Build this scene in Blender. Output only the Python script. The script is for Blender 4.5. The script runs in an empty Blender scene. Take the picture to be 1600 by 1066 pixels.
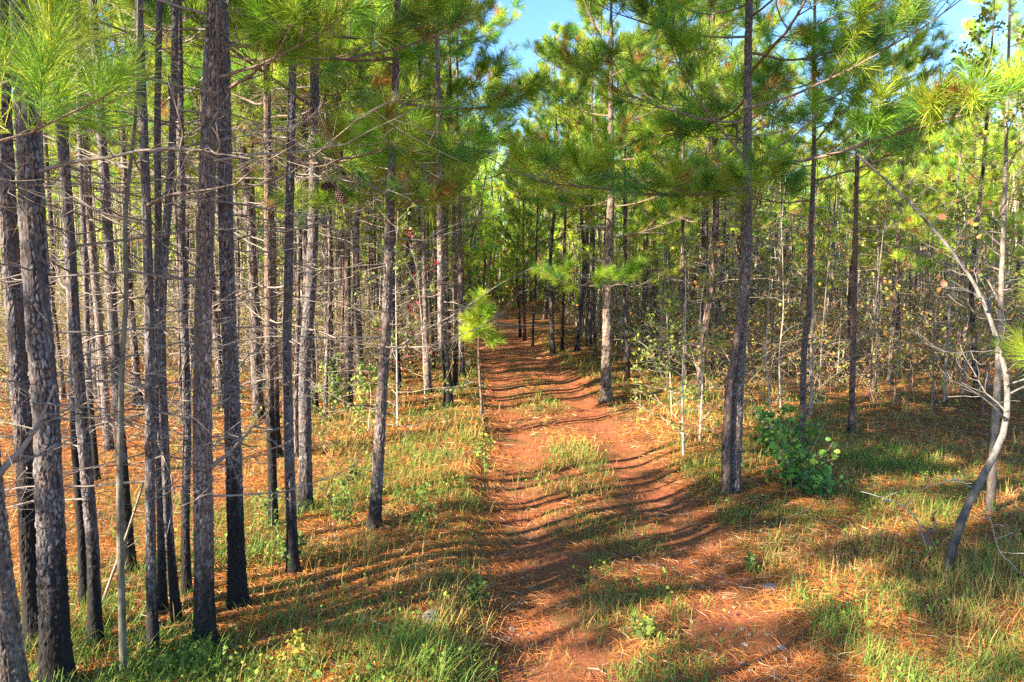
import bpy, math, random
import numpy as np
from mathutils import Vector, Matrix

# ------------------------------------------------------------------ camera, sky, sun, exposure
S = bpy.context.scene
COL = S.collection
CAM_H = 2.6
F = 1080.0                       # focal length in photograph pixels (1600 wide)
PITCH = math.atan((533 - 438) / F)
cd = bpy.data.cameras.new('camera')
cam = bpy.data.objects.new('camera', cd); COL.objects.link(cam)
cd.sensor_width = 36; cd.lens = 36 * F / 1600
cd.clip_start = 0.05; cd.clip_end = 2000
cam.location = (0, 0, CAM_H)
cam.rotation_euler = (math.pi / 2 - PITCH, 0, 0)
S.camera = cam

SUN_EL = math.radians(27)
SUN_AZ = math.atan2(-0.84, -0.55)            # compass-like angle of the sun measured from +Y towards +X
sdir = Vector((math.sin(SUN_AZ) * math.cos(SUN_EL), math.cos(SUN_AZ) * math.cos(SUN_EL), math.sin(SUN_EL)))
w = bpy.data.worlds.new('World'); S.world = w; w.use_nodes = True
nt = w.node_tree; nt.nodes.clear()
sky = nt.nodes.new('ShaderNodeTexSky'); sky.sky_type = 'NISHITA'; sky.sun_disc = False
sky.sun_elevation = SUN_EL; sky.sun_rotation = SUN_AZ
sky.air_density = 1.0; sky.dust_density = 0.2; sky.ozone_density = 3.5
bg = nt.nodes.new('ShaderNodeBackground'); bg.inputs['Strength'].default_value = 0.088
wo = nt.nodes.new('ShaderNodeOutputWorld')
hs = nt.nodes.new('ShaderNodeHueSaturation'); hs.inputs['Saturation'].default_value = 1.12
nt.links.new(sky.outputs[0], hs.inputs['Color']); nt.links.new(hs.outputs[0], bg.inputs[0]); nt.links.new(bg.outputs[0], wo.inputs[0])
ld = bpy.data.lights.new('sun', 'SUN'); ld.energy = 5.0; ld.angle = math.radians(0.5); ld.color = (1.0, 0.86, 0.66)
sun = bpy.data.objects.new('sun', ld); COL.objects.link(sun)
sun.rotation_euler = (-sdir).to_track_quat('-Z', 'Y').to_euler(); sun.location = sdir * 60
S.view_settings.view_transform = 'Standard'; S.view_settings.look = 'None'
S.view_settings.gamma = 1.0; S.view_settings.use_curve_mapping = False
S.view_settings.exposure = 2.3
S.render.engine = 'CYCLES'
S.cycles.max_bounces = 6; S.cycles.diffuse_bounces = 4; S.cycles.transmission_bounces = 4
S.cycles.use_denoising = False

RNG = np.random.default_rng(11)
random.seed(11)
cp, sp = math.cos(PITCH), math.sin(PITCH)

def ray(px, py):
    u = (px - 800) / F; v = (533 - py) / F
    return np.array([u, cp + v * sp, -sp + v * cp])

# ------------------------------------------------------------------ terrain
def smooth(a, b, x):
    t = np.clip((np.asarray(x, float) - a) / (b - a), 0, 1)
    return t * t * (3 - 2 * t)

def hash2(ix, iy, s=0):
    h = np.sin(ix * 127.1 + iy * 311.7 + s * 74.7) * 43758.5453
    return h - np.floor(h)

def vnoise(x, y, s=0):
    x = np.asarray(x, float); y = np.asarray(y, float)
    ix = np.floor(x); iy = np.floor(y); fx = x - ix; fy = y - iy
    fx = fx * fx * (3 - 2 * fx); fy = fy * fy * (3 - 2 * fy)
    a = hash2(ix, iy, s); b = hash2(ix + 1, iy, s); c = hash2(ix, iy + 1, s); d = hash2(ix + 1, iy + 1, s)
    return (a + (b - a) * fx) * (1 - fy) + (c + (d - c) * fx) * fy

def fbm(x, y, s=0, o=4):
    t = 0; amp = 0.5; f = 1
    for k in range(o):
        t = t + amp * vnoise(np.asarray(x) * f, np.asarray(y) * f, s + k * 13); amp *= 0.5; f *= 2.03
    return t

PY = np.array([-400, 0, 3, 4.5, 6.1, 8, 10.7, 14, 17.3, 20, 23, 27, 30.5, 36, 42, 50, 60, 80, 400])
PX = np.array([1.2, 1.1, 1.0, 0.95, 0.98, 0.95, 0.9, 0.74, 0.52, 0.3, 0.08, -0.2, -0.42, -0.45, -0.3, 0.2, 1.6, 8, 60])
def path_x(y): return np.interp(y, PY, PX)
def path_d(x, y): return np.asarray(x) - path_x(y)
HW = 1.2

def H(x, y):
    x = np.asarray(x, float); y = np.asarray(y, float)
    d = path_d(x, y)
    h = 0.16 * (fbm(x * 0.22, y * 0.22, 3) - 0.5)
    off = smooth(0.9, 1.7, np.abs(d))
    h = h * (0.4 + 0.6 * off) + 0.09 * off
    h += 0.05 * smooth(-1.25, -1.45, d) * (1 - smooth(-1.7, -2.6, d))      # little bank on the left of the path
    rut = np.exp(-((np.abs(d) - 0.78) / 0.30) ** 2)
    h -= 0.032 * rut
    h += 0.035 * (fbm(x * 1.7, y * 1.7, 9) - 0.5) * (0.4 + off)
    h += 0.5 * smooth(14, 42, y) * smooth(3, 16, -d)                       # ground climbs inside both stands
    h += 0.7 * smooth(12, 30, y) * smooth(5, 16, d)
    h += 0.9 * smooth(28, 60, y)
    h += 5.0 * smooth(90, 300, np.hypot(x, y))
    return h

def hit(px, py):
    """point of the ground seen at a photograph pixel"""
    d = ray(px, py); o = np.array([0, 0, CAM_H]); t = 0.5
    while t < 200:
        p = o + d * t
        if p[2] <= float(H(p[0], p[1])): break
        t += 0.02 * max(1, t * 0.1)
    return np.array([p[0], p[1], float(H(p[0], p[1]))])

def at_depth(px, py, y):
    d = ray(px, py); t = y / d[1]
    return np.array([0, 0, CAM_H]) + d * t

# ------------------------------------------------------------------ mesh collector
class MB:
    def __init__(s):
        s.V = []; s.C = []; s.T = []; s.Q = []; s.n = 0; s.tm = []; s.qm = []
    def add(s, v, c, tris=None, quads=None, mat=0):
        v = np.asarray(v, np.float32).reshape(-1, 3)
        c = np.broadcast_to(np.asarray(c, np.float32), (len(v), 3))
        s.V.append(v); s.C.append(c)
        if tris is not None and len(tris):
            s.T.append(np.asarray(tris, np.int64) + s.n); s.tm.append(np.full(len(tris), mat, np.int32))
        if quads is not None and len(quads):
            s.Q.append(np.asarray(quads, np.int64) + s.n); s.qm.append(np.full(len(quads), mat, np.int32))
        s.n += len(v)
    def mesh(s, name, mats, smoothf=False):
        me = bpy.data.meshes.new(name)
        if s.n == 0: return me
        V = np.concatenate(s.V); C = np.concatenate(s.C)
        T = np.concatenate(s.T) if s.T else np.zeros((0, 3), int)
        Q = np.concatenate(s.Q) if s.Q else np.zeros((0, 4), int)
        loops = np.concatenate([T.ravel(), Q.ravel()]).astype(np.int32)
        nt_, nq = len(T), len(Q)
        starts = np.concatenate([np.arange(nt_) * 3, nt_ * 3 + np.arange(nq) * 4]).astype(np.int32)
        mi = np.concatenate(s.tm + s.qm) if (s.tm or s.qm) else np.zeros(0, np.int32)
        me.vertices.add(len(V)); me.vertices.foreach_set('co', V.ravel())
        me.loops.add(len(loops)); me.loops.foreach_set('vertex_index', loops)
        me.polygons.add(nt_ + nq); me.polygons.foreach_set('loop_start', starts)
        me.polygons.foreach_set('material_index', mi)
        if smoothf: me.polygons.foreach_set('use_smooth', np.ones(nt_ + nq, bool))
        a = me.color_attributes.new('Col', 'FLOAT_COLOR', 'POINT')
        a.data.foreach_set('color', np.concatenate([C, np.ones((len(C), 1), np.float32)], 1).ravel().astype(np.float32))
        for m in mats: me.materials.append(m)
        me.update(calc_edges=True)
        return me
    # a bent tube through pts with radii
    def tube(s, pts, rad, sides, col, mat=0, cap=False):
        P = np.asarray(pts, float); n = len(P); rad = np.broadcast_to(np.asarray(rad, float), (n,))
        T = np.gradient(P, axis=0); T /= np.linalg.norm(T, axis=1, keepdims=True) + 1e-9
        ref = np.array([0, 0, 1.0]) if abs(T[:, 2]).mean() < 0.8 else np.array([1.0, 0, 0])
        U = np.cross(T, ref); U /= np.linalg.norm(U, axis=1, keepdims=True) + 1e-9
        W = np.cross(T, U)
        a = np.arange(sides) * 2 * np.pi / sides
        v = P[:, None, :] + rad[:, None, None] * (np.cos(a)[None, :, None] * U[:, None, :] + np.sin(a)[None, :, None] * W[:, None, :])
        i = np.arange(n - 1)[:, None] * sides; j = np.arange(sides)[None, :]; j2 = (j + 1) % sides
        q = np.stack([i + j, i + j2, i + sides + j2, i + sides + j], -1).reshape(-1, 4)
        c = np.asarray(col, np.float32)
        if c.ndim == 2: c = np.repeat(c, sides, 0)
        s.add(v.reshape(-1, 3), c, quads=q, mat=mat)

def unit(a): return a / (np.linalg.norm(a, axis=-1, keepdims=True) + 1e-9)

def needles(mb, O, D, L, n, nl, wd, col, rng, seg=2, mat=0, spread=(0.35, 1.15)):
    """bottle-brush tufts: origins O, directions D, twig length L"""
    T = len(O); O = np.repeat(O, n, 0); D = np.repeat(unit(D), n, 0); c = np.repeat(col, n, 0); L = np.repeat(np.broadcast_to(L, (T,)), n)
    N = T * n
    r = unit(np.cross(D, rng.normal(size=(N, 3))))
    t = rng.random(N) ** 0.8
    ang = spread[1] - (spread[1] - spread[0]) * t + rng.normal(size=N) * 0.15
    nd = unit(D * np.cos(ang)[:, None] + r * np.sin(ang)[:, None])
    b = O + D * (L * t)[:, None]
    ln = nl * (0.7 + 0.5 * rng.random(N))
    sd = unit(np.cross(nd, rng.normal(size=(N, 3)))) * (wd * 0.5 * (0.7 + 0.6 * rng.random(N)))[:, None]
    c = c * (0.75 + 0.5 * rng.random((N, 1)))
    if seg == 2:
        m = b + nd * (ln * 0.55)[:, None]
        nd2 = unit(nd + np.array([0, 0, -0.22]) + 0.12 * rng.normal(size=(N, 3)))
        e = m + nd2 * (ln * 0.45)[:, None]
        v = np.stack([b - sd, b + sd, m + sd, m - sd, e], 1)
        k = np.arange(N)[:, None] * 5
        mb.add(v.reshape(-1, 3), np.repeat(c, 5, 0), tris=k + np.array([[3, 2, 4]]), quads=k + np.array([[0, 1, 2, 3]]), mat=mat)
    else:
        e = b + nd * ln[:, None]
        v = np.stack([b - sd, b + sd, e], 1)
        k = np.arange(N)[:, None] * 3
        mb.add(v.reshape(-1, 3), np.repeat(c, 3, 0), tris=k + np.array([[0, 1, 2]]), mat=mat)

def leaves(mb, P, size, col, rng, mat=0, up=0.5, lobed=False):
    n = len(P)
    nrm = unit(rng.normal(size=(n, 3)) + np.array([0, 0, up]))
    a = unit(np.cross(nrm, rng.normal(size=(n, 3)))); b = np.cross(nrm, a)
    sz = (size * (0.6 + 0.8 * rng.random(n)))[:, None]
    a = a * sz; b = b * sz * 0.38; k = nrm * sz * 0.12
    if lobed:
        prof = [(0, 0), (0.22, .5), (.34, .35), (.5, 1.0), (.62, .5), (.8, .8), (1, 0), (.8, -.8), (.62, -.5), (.5, -1.0), (.34, -.35), (.22, -.5)]
    else:
        prof = [(0, 0), (.3, .9), (.65, .8), (1, 0), (.65, -.8), (.3, -.9)]
    m = len(prof)
    vs = [P + a * x + b * y * (1.25 if lobed else 1) + k * abs(y) - k * 1.5 * x * x for x, y in prof]
    v = np.stack(vs, 1).reshape(-1, 3)
    base = np.arange(n)[:, None] * m
    half = m // 2
    q = []
    # strips between the two edges
    up_i = list(range(0, half + 1)); dn_i = [0] + list(range(m - 1, half - 1, -1))
    tr = []; qd = []
    for i in range(half):
        u0, u1, d0, d1 = up_i[i], up_i[i + 1], dn_i[i], dn_i[i + 1]
        if u0 == d0: tr.append((u0, u1, d1))
        elif u1 == d1: tr.append((u0, u1, d0))
        else: qd.append((u0, u1, d1, d0))
    T = np.concatenate([base + np.array([t]) for t in tr]); Q = np.concatenate([base + np.array([t]) for t in qd]) if qd else None
    mb.add(v, np.repeat(col, m, 0), tris=T, quads=Q, mat=mat)

# ------------------------------------------------------------------ materials
def newmat(name):
    m = bpy.data.materials.new(name); m.use_nodes = True
    n = m.node_tree; n.nodes.clear(); return m, n
def N(n, t, **k):
    x = n.nodes.new(t)
    for a, b in k.items():
        if a in x.inputs: x.inputs[a].default_value = b
        else: setattr(x, a, b)
    return x
def mixc(n, f, a, b, mode='MIX'):
    x = n.nodes.new('ShaderNodeMix'); x.data_type = 'RGBA'; x.blend_type = mode
    for sock, v in ((x.inputs[0], f), (x.inputs[6], a), (x.inputs[7], b)):
        if isinstance(v, bpy.types.NodeSocket): n.links.new(v, sock)
        elif isinstance(v, (int, float)): sock.default_value = v
        else: sock.default_value = (*v, 1)
    return x.outputs[2]
def ramp(n, f, pts):
    r = n.nodes.new('ShaderNodeValToRGB'); n.links.new(f, r.inputs[0])
    e = r.color_ramp.elements
    while len(e) < len(pts): e.new(0.5)
    for i, (p, c) in enumerate(pts):
        e[i].position = p; e[i].color = (*c, 1) if not isinstance(c, (int, float)) else (c, c, c, 1)
    return r.outputs[0]
def noise(n, vec, scale, detail=4, rough=0.6):
    x = N(n, 'ShaderNodeTexNoise', Scale=scale, Detail=detail, Roughness=rough)
    if vec is not None: n.links.new(vec, x.inputs['Vector'])
    return x.outputs['Fac']

def mat_foliage(name, trans=0.35, rough=0.5, spec=0.3, jitter=0.25):
    m, n = newmat(name)
    at = N(n, 'ShaderNodeAttribute', attribute_name='Col')
    oi = n.nodes.new('ShaderNodeObjectInfo')
    mr = N(n, 'ShaderNodeMapRange'); n.links.new(oi.outputs['Random'], mr.inputs[0]); mr.inputs[3].default_value = 1 - jitter; mr.inputs[4].default_value = 1 + jitter
    c = mixc(n, 1.0, at.outputs['Color'], mr.outputs[0], 'MULTIPLY')
    p = N(n, 'ShaderNodeBsdfPrincipled', Roughness=rough); p.inputs['Specular IOR Level'].default_value = spec
    n.links.new(c, p.inputs['Base Color'])
    t = n.nodes.new('ShaderNodeBsdfTranslucent'); n.links.new(c, t.inputs['Color'])
    ms = N(n, 'ShaderNodeMixShader'); ms.inputs[0].default_value = trans
    n.links.new(p.outputs[0], ms.inputs[1]); n.links.new(t.outputs[0], ms.inputs[2])
    o = n.nodes.new('ShaderNodeOutputMaterial'); n.links.new(ms.outputs[0], o.inputs[0])
    return m
def mat_attr(name, rough=0.85, bump=0.0, bscale=60, detail=0.35, nscale=25, stretch=0.35, crack=0.0, spec=0.2):
    m, n = newmat(name)
    at = N(n, 'ShaderNodeAttribute', attribute_name='Col')
    tc = n.nodes.new('ShaderNodeTexCoord')
    mp = N(n, 'ShaderNodeMapping'); mp.inputs['Scale'].default_value = (1, 1, stretch); n.links.new(tc.outputs['Object'], mp.inputs[0])
    f = noise(n, mp.outputs[0], nscale, 5, 0.65)
    r = ramp(n, f, [(0.3, 1 - detail), (0.7, 1 + detail)])
    c = mixc(n, 1.0, at.outputs['Color'], r, 'MULTIPLY')
    hgt = f
    if crack > 0:
        v = N(n, 'ShaderNodeTexVoronoi', feature='DISTANCE_TO_EDGE', Scale=crack)
        wob = N(n, 'ShaderNodeVectorMath', operation='ADD'); n.links.new(mp.outputs[0], wob.inputs[0])
        nn = N(n, 'ShaderNodeTexNoise', Scale=crack * 0.9); n.links.new(mp.outputs[0], nn.inputs['Vector'])
        sc = N(n, 'ShaderNodeVectorMath', operation='SCALE'); sc.inputs['Scale'].default_value = 0.5 / crack; n.links.new(nn.outputs['Color'], sc.inputs[0])
        n.links.new(sc.outputs[0], wob.inputs[1]); n.links.new(wob.outputs[0], v.inputs['Vector'])
        cr = ramp(n, v.outputs['Distance'], [(0.0, 0.25), (0.14, 1.0)])
        c = mixc(n, 1.0, c, cr, 'MULTIPLY')
        ad = N(n, 'ShaderNodeMath', operation='ADD'); n.links.new(cr, ad.inputs[0]); n.links.new(f, ad.inputs[1]); hgt = ad.outputs[0]
    p = N(n, 'ShaderNodeBsdfPrincipled', Roughness=rough); p.inputs['Specular IOR Level'].default_value = spec
    n.links.new(c, p.inputs['Base Color'])
    if bump > 0:
        b = N(n, 'ShaderNodeBump', Strength=1.0, Distance=bump); n.links.new(hgt, b.inputs['Height']); n.links.new(b.outputs[0], p.inputs['Normal'])
    o = n.nodes.new('ShaderNodeOutputMaterial'); n.links.new(p.outputs[0], o.inputs[0])
    return m

M_needle = mat_foliage('pine_needles', 0.5, 0.45, 0.35)
M_leaf = mat_foliage('leaves', 0.42, 0.5, 0.3)
M_grass = mat_foliage('grass', 0.35, 0.6, 0.15, 0.0)
M_straw = mat_foliage('pine_straw', 0.12, 0.65, 0.15, 0.0)
M_bark = mat_attr('pine_bark', 0.9, 0.006, detail=0.30, nscale=45)
M_barkfar = mat_attr('pine_bark_plated', 0.9, 0.02, detail=0.45, nscale=14, stretch=0.3, crack=17)
M_smooth = mat_attr('smooth_bark', 0.85, 0.008, detail=0.6, nscale=22, stretch=0.45)
M_twig = mat_attr('twig_bark', 0.85, 0.0, detail=0.3, nscale=20, stretch=1)
M_rock = mat_attr('stone', 0.85, 0.01, detail=0.4, nscale=20, stretch=1)
M_cone = mat_attr('pine_cone', 0.8, 0.0, detail=0.3, nscale=80, stretch=1)

# ------------------------------------------------------------------ object helpers
def prop(o, label=None, cat=None, group=None, kind=None):
    if label: o['label'] = label
    if cat: o['category'] = cat
    if group: o['group'] = group
    if kind: o['kind'] = kind
    return o
def empty(name, loc, rz=0, sc=1.0):
    o = bpy.data.objects.new(name, None); COL.objects.link(o)
    o.location = loc; o.rotation_euler = (0, 0, rz); o.scale = (sc, sc, sc); o.empty_display_size = 0.2
    return o
def link(name, me, parent=None, loc=(0, 0, 0), rot=(0, 0, 0), sc=1.0):
    o = bpy.data.objects.new(name, me); COL.objects.link(o)
    if parent is not None: o.parent = parent
    o.location = loc; o.rotation_euler = rot
    o.scale = (sc, sc, sc) if isinstance(sc, (int, float)) else sc
    return o

# ------------------------------------------------------------------ ground sheet
def graded(lo, hi, core_lo, core_hi, step, growth=1.07):
    xs = list(np.arange(core_lo, core_hi, step)); s_ = step; x = xs[-1]
    while x < hi: s_ *= growth; x += s_; xs.append(x)
    s_ = step; x = xs[0]; left = []
    while x > lo: s_ *= growth; x -= s_; left.append(x)
    return np.array(left[::-1] + xs)
gx = graded(-420, 420, -7, 9, 0.07, 1.045); gy = graded(-420, 420, 2, 20, 0.07, 1.045)
X, Y = np.meshgrid(gx, gy)
Z = H(X, Y) + 0.02 * (fbm(X * 9, Y * 9, 21, 3) - 0.5)
mb = MB(); nx, ny = len(gx), len(gy)
i = np.arange(ny - 1)[:, None] * nx; j = np.arange(nx - 1)[None, :]
q = np.stack([i + j, i + j + 1, i + nx + j + 1, i + nx + j], -1).reshape(-1, 4)
pathm = 1 - smooth(0.95, 1.45, np.abs(path_d(X, Y)) + 0.5 * (fbm(X * 1.3, Y * 1.3, 5) - 0.5))
pathm = pathm * (1 - 0.55 * np.exp(-(path_d(X, Y) / 0.28) ** 2))
mb.add(np.stack([X, Y, Z], -1).reshape(-1, 3), np.stack([pathm, pathm * 0, pathm * 0], -1).reshape(-1, 3), quads=q)
m, n = newmat('ground')
at = N(n, 'ShaderNodeAttribute', attribute_name='Col'); sx = n.nodes.new('ShaderNodeSeparateColor'); n.links.new(at.outputs['Color'], sx.inputs[0])
tc = n.nodes.new('ShaderNodeTexCoord'); ob = tc.outputs['Object']
mp1 = N(n, 'ShaderNodeMapping'); mp1.inputs['Scale'].default_value = (9, 60, 9); mp1.inputs['Rotation'].default_value = (0, 0, 0.5); n.links.new(ob, mp1.inputs[0])
mp2 = N(n, 'ShaderNodeMapping'); mp2.inputs['Scale'].default_value = (60, 9, 9); mp2.inputs['Rotation'].default_value = (0, 0, 0.3); n.links.new(ob, mp2.inputs[0])
f1 = noise(n, mp1.outputs[0], 1.0, 4, 0.7); f2 = noise(n, mp2.outputs[0], 1.0, 4, 0.7)
mx = N(n, 'ShaderNodeMath', operation='MAXIMUM'); n.links.new(f1, mx.inputs[0]); n.links.new(f2, mx.inputs[1])
straw = ramp(n, mx.outputs[0], [(0.40, (0.10, 0.035, 0.012)), (0.56, (0.29, 0.10, 0.035)), (0.72, (0.50, 0.22, 0.08))])
big = noise(n, ob, 1.1, 5, 0.6)
straw = mixc(n, ramp(n, big, [(0.42, 0.0), (0.60, 0.8)]), straw, (0.13, 0.085, 0.035))
big2 = noise(n, ob, 0.55, 5, 0.65)
straw = mixc(n, ramp(n, big2, [(0.50, 0.0), (0.64, 0.6)]), straw, (0.11, 0.12, 0.035))
dirtn = noise(n, ob, 24, 6, 0.7)
dirt = ramp(n, dirtn, [(0.3, (0.17, 0.05, 0.028)), (0.55, (0.40, 0.125, 0.060)), (0.75, (0.54, 0.27, 0.16))])
pm = noise(n, ob, 2.1, 5, 0.65)
dirt = mixc(n, ramp(n, pm, [(0.40, 0.85), (0.60, 0.15)]), dirt, straw)
vo = N(n, 'ShaderNodeTexVoronoi', Scale=38); n.links.new(ob, vo.inputs['Vector'])
peb = ramp(n, vo.outputs['Distance'], [(0.0, 1), (0.16, 1), (0.2, 0)])
pn = noise(n, ob, 3.2, 3, 0.6); pmask = mixc(n, 1.0, peb, ramp(n, pn, [(0.5, 0), (0.62, 1)]), 'MULTIPLY')
dirt = mixc(n, pmask, dirt, (0.5, 0.42, 0.36))
col = mixc(n, sx.outputs[0], straw, dirt)
p = N(n, 'ShaderNodeBsdfPrincipled', Roughness=0.95); p.inputs['Specular IOR Level'].default_value = 0.1; n.links.new(col, p.inputs['Base Color'])
b = N(n, 'ShaderNodeBump', Strength=0.9, Distance=0.02)
sm = N(n, 'ShaderNodeMath', operation='ADD'); n.links.new(mx.outputs[0], sm.inputs[0]); n.links.new(dirtn, sm.inputs[1])
n.links.new(sm.outputs[0], b.inputs['Height']); n.links.new(b.outputs[0], p.inputs['Normal'])
o = n.nodes.new('ShaderNodeOutputMaterial'); n.links.new(p.outputs[0], o.inputs[0])
prop(link('ground', mb.mesh('ground', [m], True)), kind='structure')

# ------------------------------------------------------------------ ground cover: pine straw and grass
def sector(n, d0, d1, rng, power=1.0, half=0.82):
    """points scattered over the ground in front of the camera, denser nearby"""
    d = d0 * (d1 / d0) ** (rng.random(n) ** power)
    u = (rng.random(n) * 2 - 1) * half
    return u * d, d

def straw_mesh(n, d0, d1, wd, rng):
    x, y = sector(n, d0, d1, rng)
    dd = np.abs(path_d(x, y))
    keep = rng.random(n) < np.where(dd < 1.1, np.clip(1.6 * fbm(x * 1.6, y * 1.6, 31) - 0.62 + 0.5 * np.exp(-(path_d(x, y) / .35) ** 2) + .35 * smooth(.8, 1.1, dd), 0.05, 1), 1.0)
    x, y = x[keep], y[keep]; n = len(x)
    L = 0.07 + 0.11 * rng.random(n); a = rng.random(n) * np.pi; 
    ww = wd * np.maximum(1, y / 7)
    dx, dy = np.cos(a) * L / 2, np.sin(a) * L / 2
    z0 = H(x - dx, y - dy) + 0.008 + 0.02 * rng.random(n); z1 = H(x + dx, y + dy) + 0.008 + 0.025 * rng.random(n)
    zm = (z0 + z1) / 2 + 0.006
    P0 = np.stack([x - dx, y - dy, z0], -1); P2 = np.stack([x + dx, y + dy, z1], -1)
    cv = rng.normal(size=n) * 0.08
    Pm = np.stack([x - dy * cv * 2, y + dx * cv * 2, zm], -1)
    s_ = np.stack([-np.sin(a), np.cos(a), rng.normal(size=n) * 0.5], -1) * (ww / 2)[:, None]
    v = np.stack([P0 - s_ * .5, P0 + s_ * .5, Pm + s_, Pm - s_, P2 + s_ * .3, P2 - s_ * .3], 1)
    k = rng.random(n)[:, None]; t = rng.random(n)[:, None]
    c = np.array([0.42, 0.125, 0.028]) * (1 - k) + np.array([0.68, 0.28, 0.075]) * k
    patchy = 0.15 + 0.45 * smooth(.42, .62, fbm(x * .9, y * .9, 87))[:, None]; c = np.where(t < patchy, np.array([0.17, 0.075, 0.035]), c); c = np.where(t > 0.90, np.array([0.62, 0.45, 0.27]), c)
    mb.add(v.reshape(-1, 3), np.repeat(c, 6, 0), quads=np.concatenate([np.arange(n)[:, None] * 6 + np.array([[0, 1, 2, 3]]), np.arange(n)[:, None] * 6 + np.array([[3, 2, 4, 5]])]))
mb = MB()
straw_mesh(150000, 3.2, 12, 0.0035, RNG); straw_mesh(90000, 10, 34, 0.0045, RNG)
prop(link('pine_straw', mb.mesh('pine_straw', [M_straw])), 'orange brown fallen pine needles strewn over the path and forest floor', 'pine straw', kind='stuff')

PATCH = []
for (a_, b_, c_, d_) in ((865, 755, .40, .7), (940, 822, .42, .55), (1000, 955, .36, .45), (960, 1045, .36, .3), (830, 632, .45, 1.6), (880, 700, .30, .8)):
    h_ = hit(a_, b_); PATCH.append((h_[0], h_[1], c_, d_))
def grass_density(x, y):
    d = path_d(x, y); a = np.abs(d)
    cl = fbm(x * 0.9, y * 0.9, 41); cl2 = fbm(x * 2.6, y * 2.6, 43)
    clump = smooth(0.40, 0.58, cl * 0.55 + cl2 * 0.45)
    verge = smooth(1.15, 1.5, a + 0.35 * (cl2 - 0.5)) * (1 - 0.85 * smooth(3.8, 7.5, a)) * (1 - 0.6 * smooth(20, 34, y))
    centre = np.exp(-((d + 0.0) / 0.30) ** 2) * smooth(0.42, 0.54, cl2 * 0.5 + cl * 0.5) * (1 - smooth(15, 22, y)) * 2.2
    for (gxp, gyp, gr, gs) in PATCH: centre = np.maximum(centre, 1.3 * np.exp(-((x - gxp) / gr) ** 2 - ((y - gyp) / gs) ** 2) * smooth(0.30, 0.50, cl2))
    g = np.maximum(verge * (0.12 + 0.88 * clump), centre)
    g = np.maximum(g, 0.9 * np.exp(-(((x + 0.9) / 1.9) ** 2 + ((y - 4.6) / 1.0) ** 2)) * clump * smooth(1.0, 1.35, -d))
    return np.clip(g * (1 - 0.75 * smooth(2.6, 4.5, -d) * (y > 5.2)) + 0.16 * smooth(0.52, 0.62, cl2) * smooth(2, 3, a), 0.0, 1)

def grass_mesh(mb, n, d0, d1, wd, hmin, hmax, rng):
    x, y = sector(n, d0, d1, rng)
    # pull blades into tufts
    cx = np.round(x / 0.09 + 0.5 * hash2(np.floor(y / 0.09), 0, 3)) * 0.09 + 0.05 * (hash2(np.floor(x / .09), np.floor(y / .09), 5) - 0.5)
    pull = (rng.random(n) < 0.6)
    x = np.where(pull, cx + rng.normal(size=n) * 0.014, x)
    keep = rng.random(n) < grass_density(x, y)
    x, y = x[keep], y[keep]; n = len(x)
    d = path_d(x, y)
    hgt = 0.85 * (hmin + (hmax - hmin) * rng.random(n) ** 1.5) * (0.55 + 0.8 * vnoise(x * 1.9, y * 1.9, 51))
    hgt *= np.where(np.abs(d) < 0.9, 0.65, 1.0)
    a = rng.random(n) * 2 * np.pi; lean = 0.25 + 0.75 * rng.random(n)
    dx, dy = np.cos(a), np.sin(a); z = H(x, y)
    ww = wd * np.maximum(1, y / 7) * (0.6 + 0.8 * rng.random(n))
    P = []
    for t in (0, .4, .75, 1.0):
        r = hgt * lean * t ** 1.8; zz = hgt * (t - 0.38 * lean * t * t)
        P.append(np.stack([x + dx * r, y + dy * r, z + zz], -1))
    s_ = np.stack([-dy, dx, 0 * dx], -1) * (ww / 2)[:, None]
    v = np.stack([P[0] - s_ * .7, P[0] + s_ * .7, P[1] - s_, P[1] + s_, P[2] - s_ * .7, P[2] + s_ * .7, P[3]], 1)
    dry = smooth(0.42, 0.60, fbm(x * 0.8 + 7, y * 0.8, 61) + 0.10 * (rng.random(n) - 0.5) + 0.05 * smooth(6, 12, y))
    k = rng.random(n)[:, None] * .9
    green = np.array([0.10, 0.19, 0.035]) * (1 - k) + np.array([0.25, 0.34, 0.07]) * k
    tan = np.array([0.50, 0.36, 0.13]) * (1 - k) + np.array([0.55, 0.28, 0.09]) * k
    pick = (rng.random(n) < 0.08 + 0.52 * dry)[:, None]
    c = np.where(pick, tan, green)
    b_ = np.arange(n)[:, None] * 7
    mb.add(v.reshape(-1, 3), np.repeat(c, 7, 0), tris=b_ + np.array([[4, 5, 6]]), quads=np.concatenate([b_ + np.array([[0, 1, 3, 2]]), b_ + np.array([[2, 3, 5, 4]])]))
mb = MB()
grass_mesh(mb, 170000, 3.2, 11, 0.0045, 0.07, 0.30, RNG)
grass_mesh(mb, 130000, 9, 34, 0.005, 0.08, 0.34, RNG)
# broad-leaved ground plants mixed in with the grass
x, y = sector(60000, 3.2, 30, RNG); dn = grass_density(x, y) * smooth(0.45, 0.6, fbm(x * 1.4, y * 1.4, 71))
kp = RNG.random(len(x)) < dn * 0.9; x, y = x[kp], y[kp]
k = RNG.random(len(x))[:, None]
lc = np.array([0.09, 0.20, 0.04]) * (1 - k) + np.array([0.30, 0.36, 0.06]) * k
leaves(mb, np.stack([x, y, H(x, y) + 0.03 + 0.16 * RNG.random(len(x))], -1), 0.030 * np.maximum(1, y / 9), lc, RNG, up=1.5)
prop(link('grass', mb.mesh('grass', [M_grass])), 'green and straw coloured grass along the path verges and between its ruts', 'grass', kind='stuff')

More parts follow.
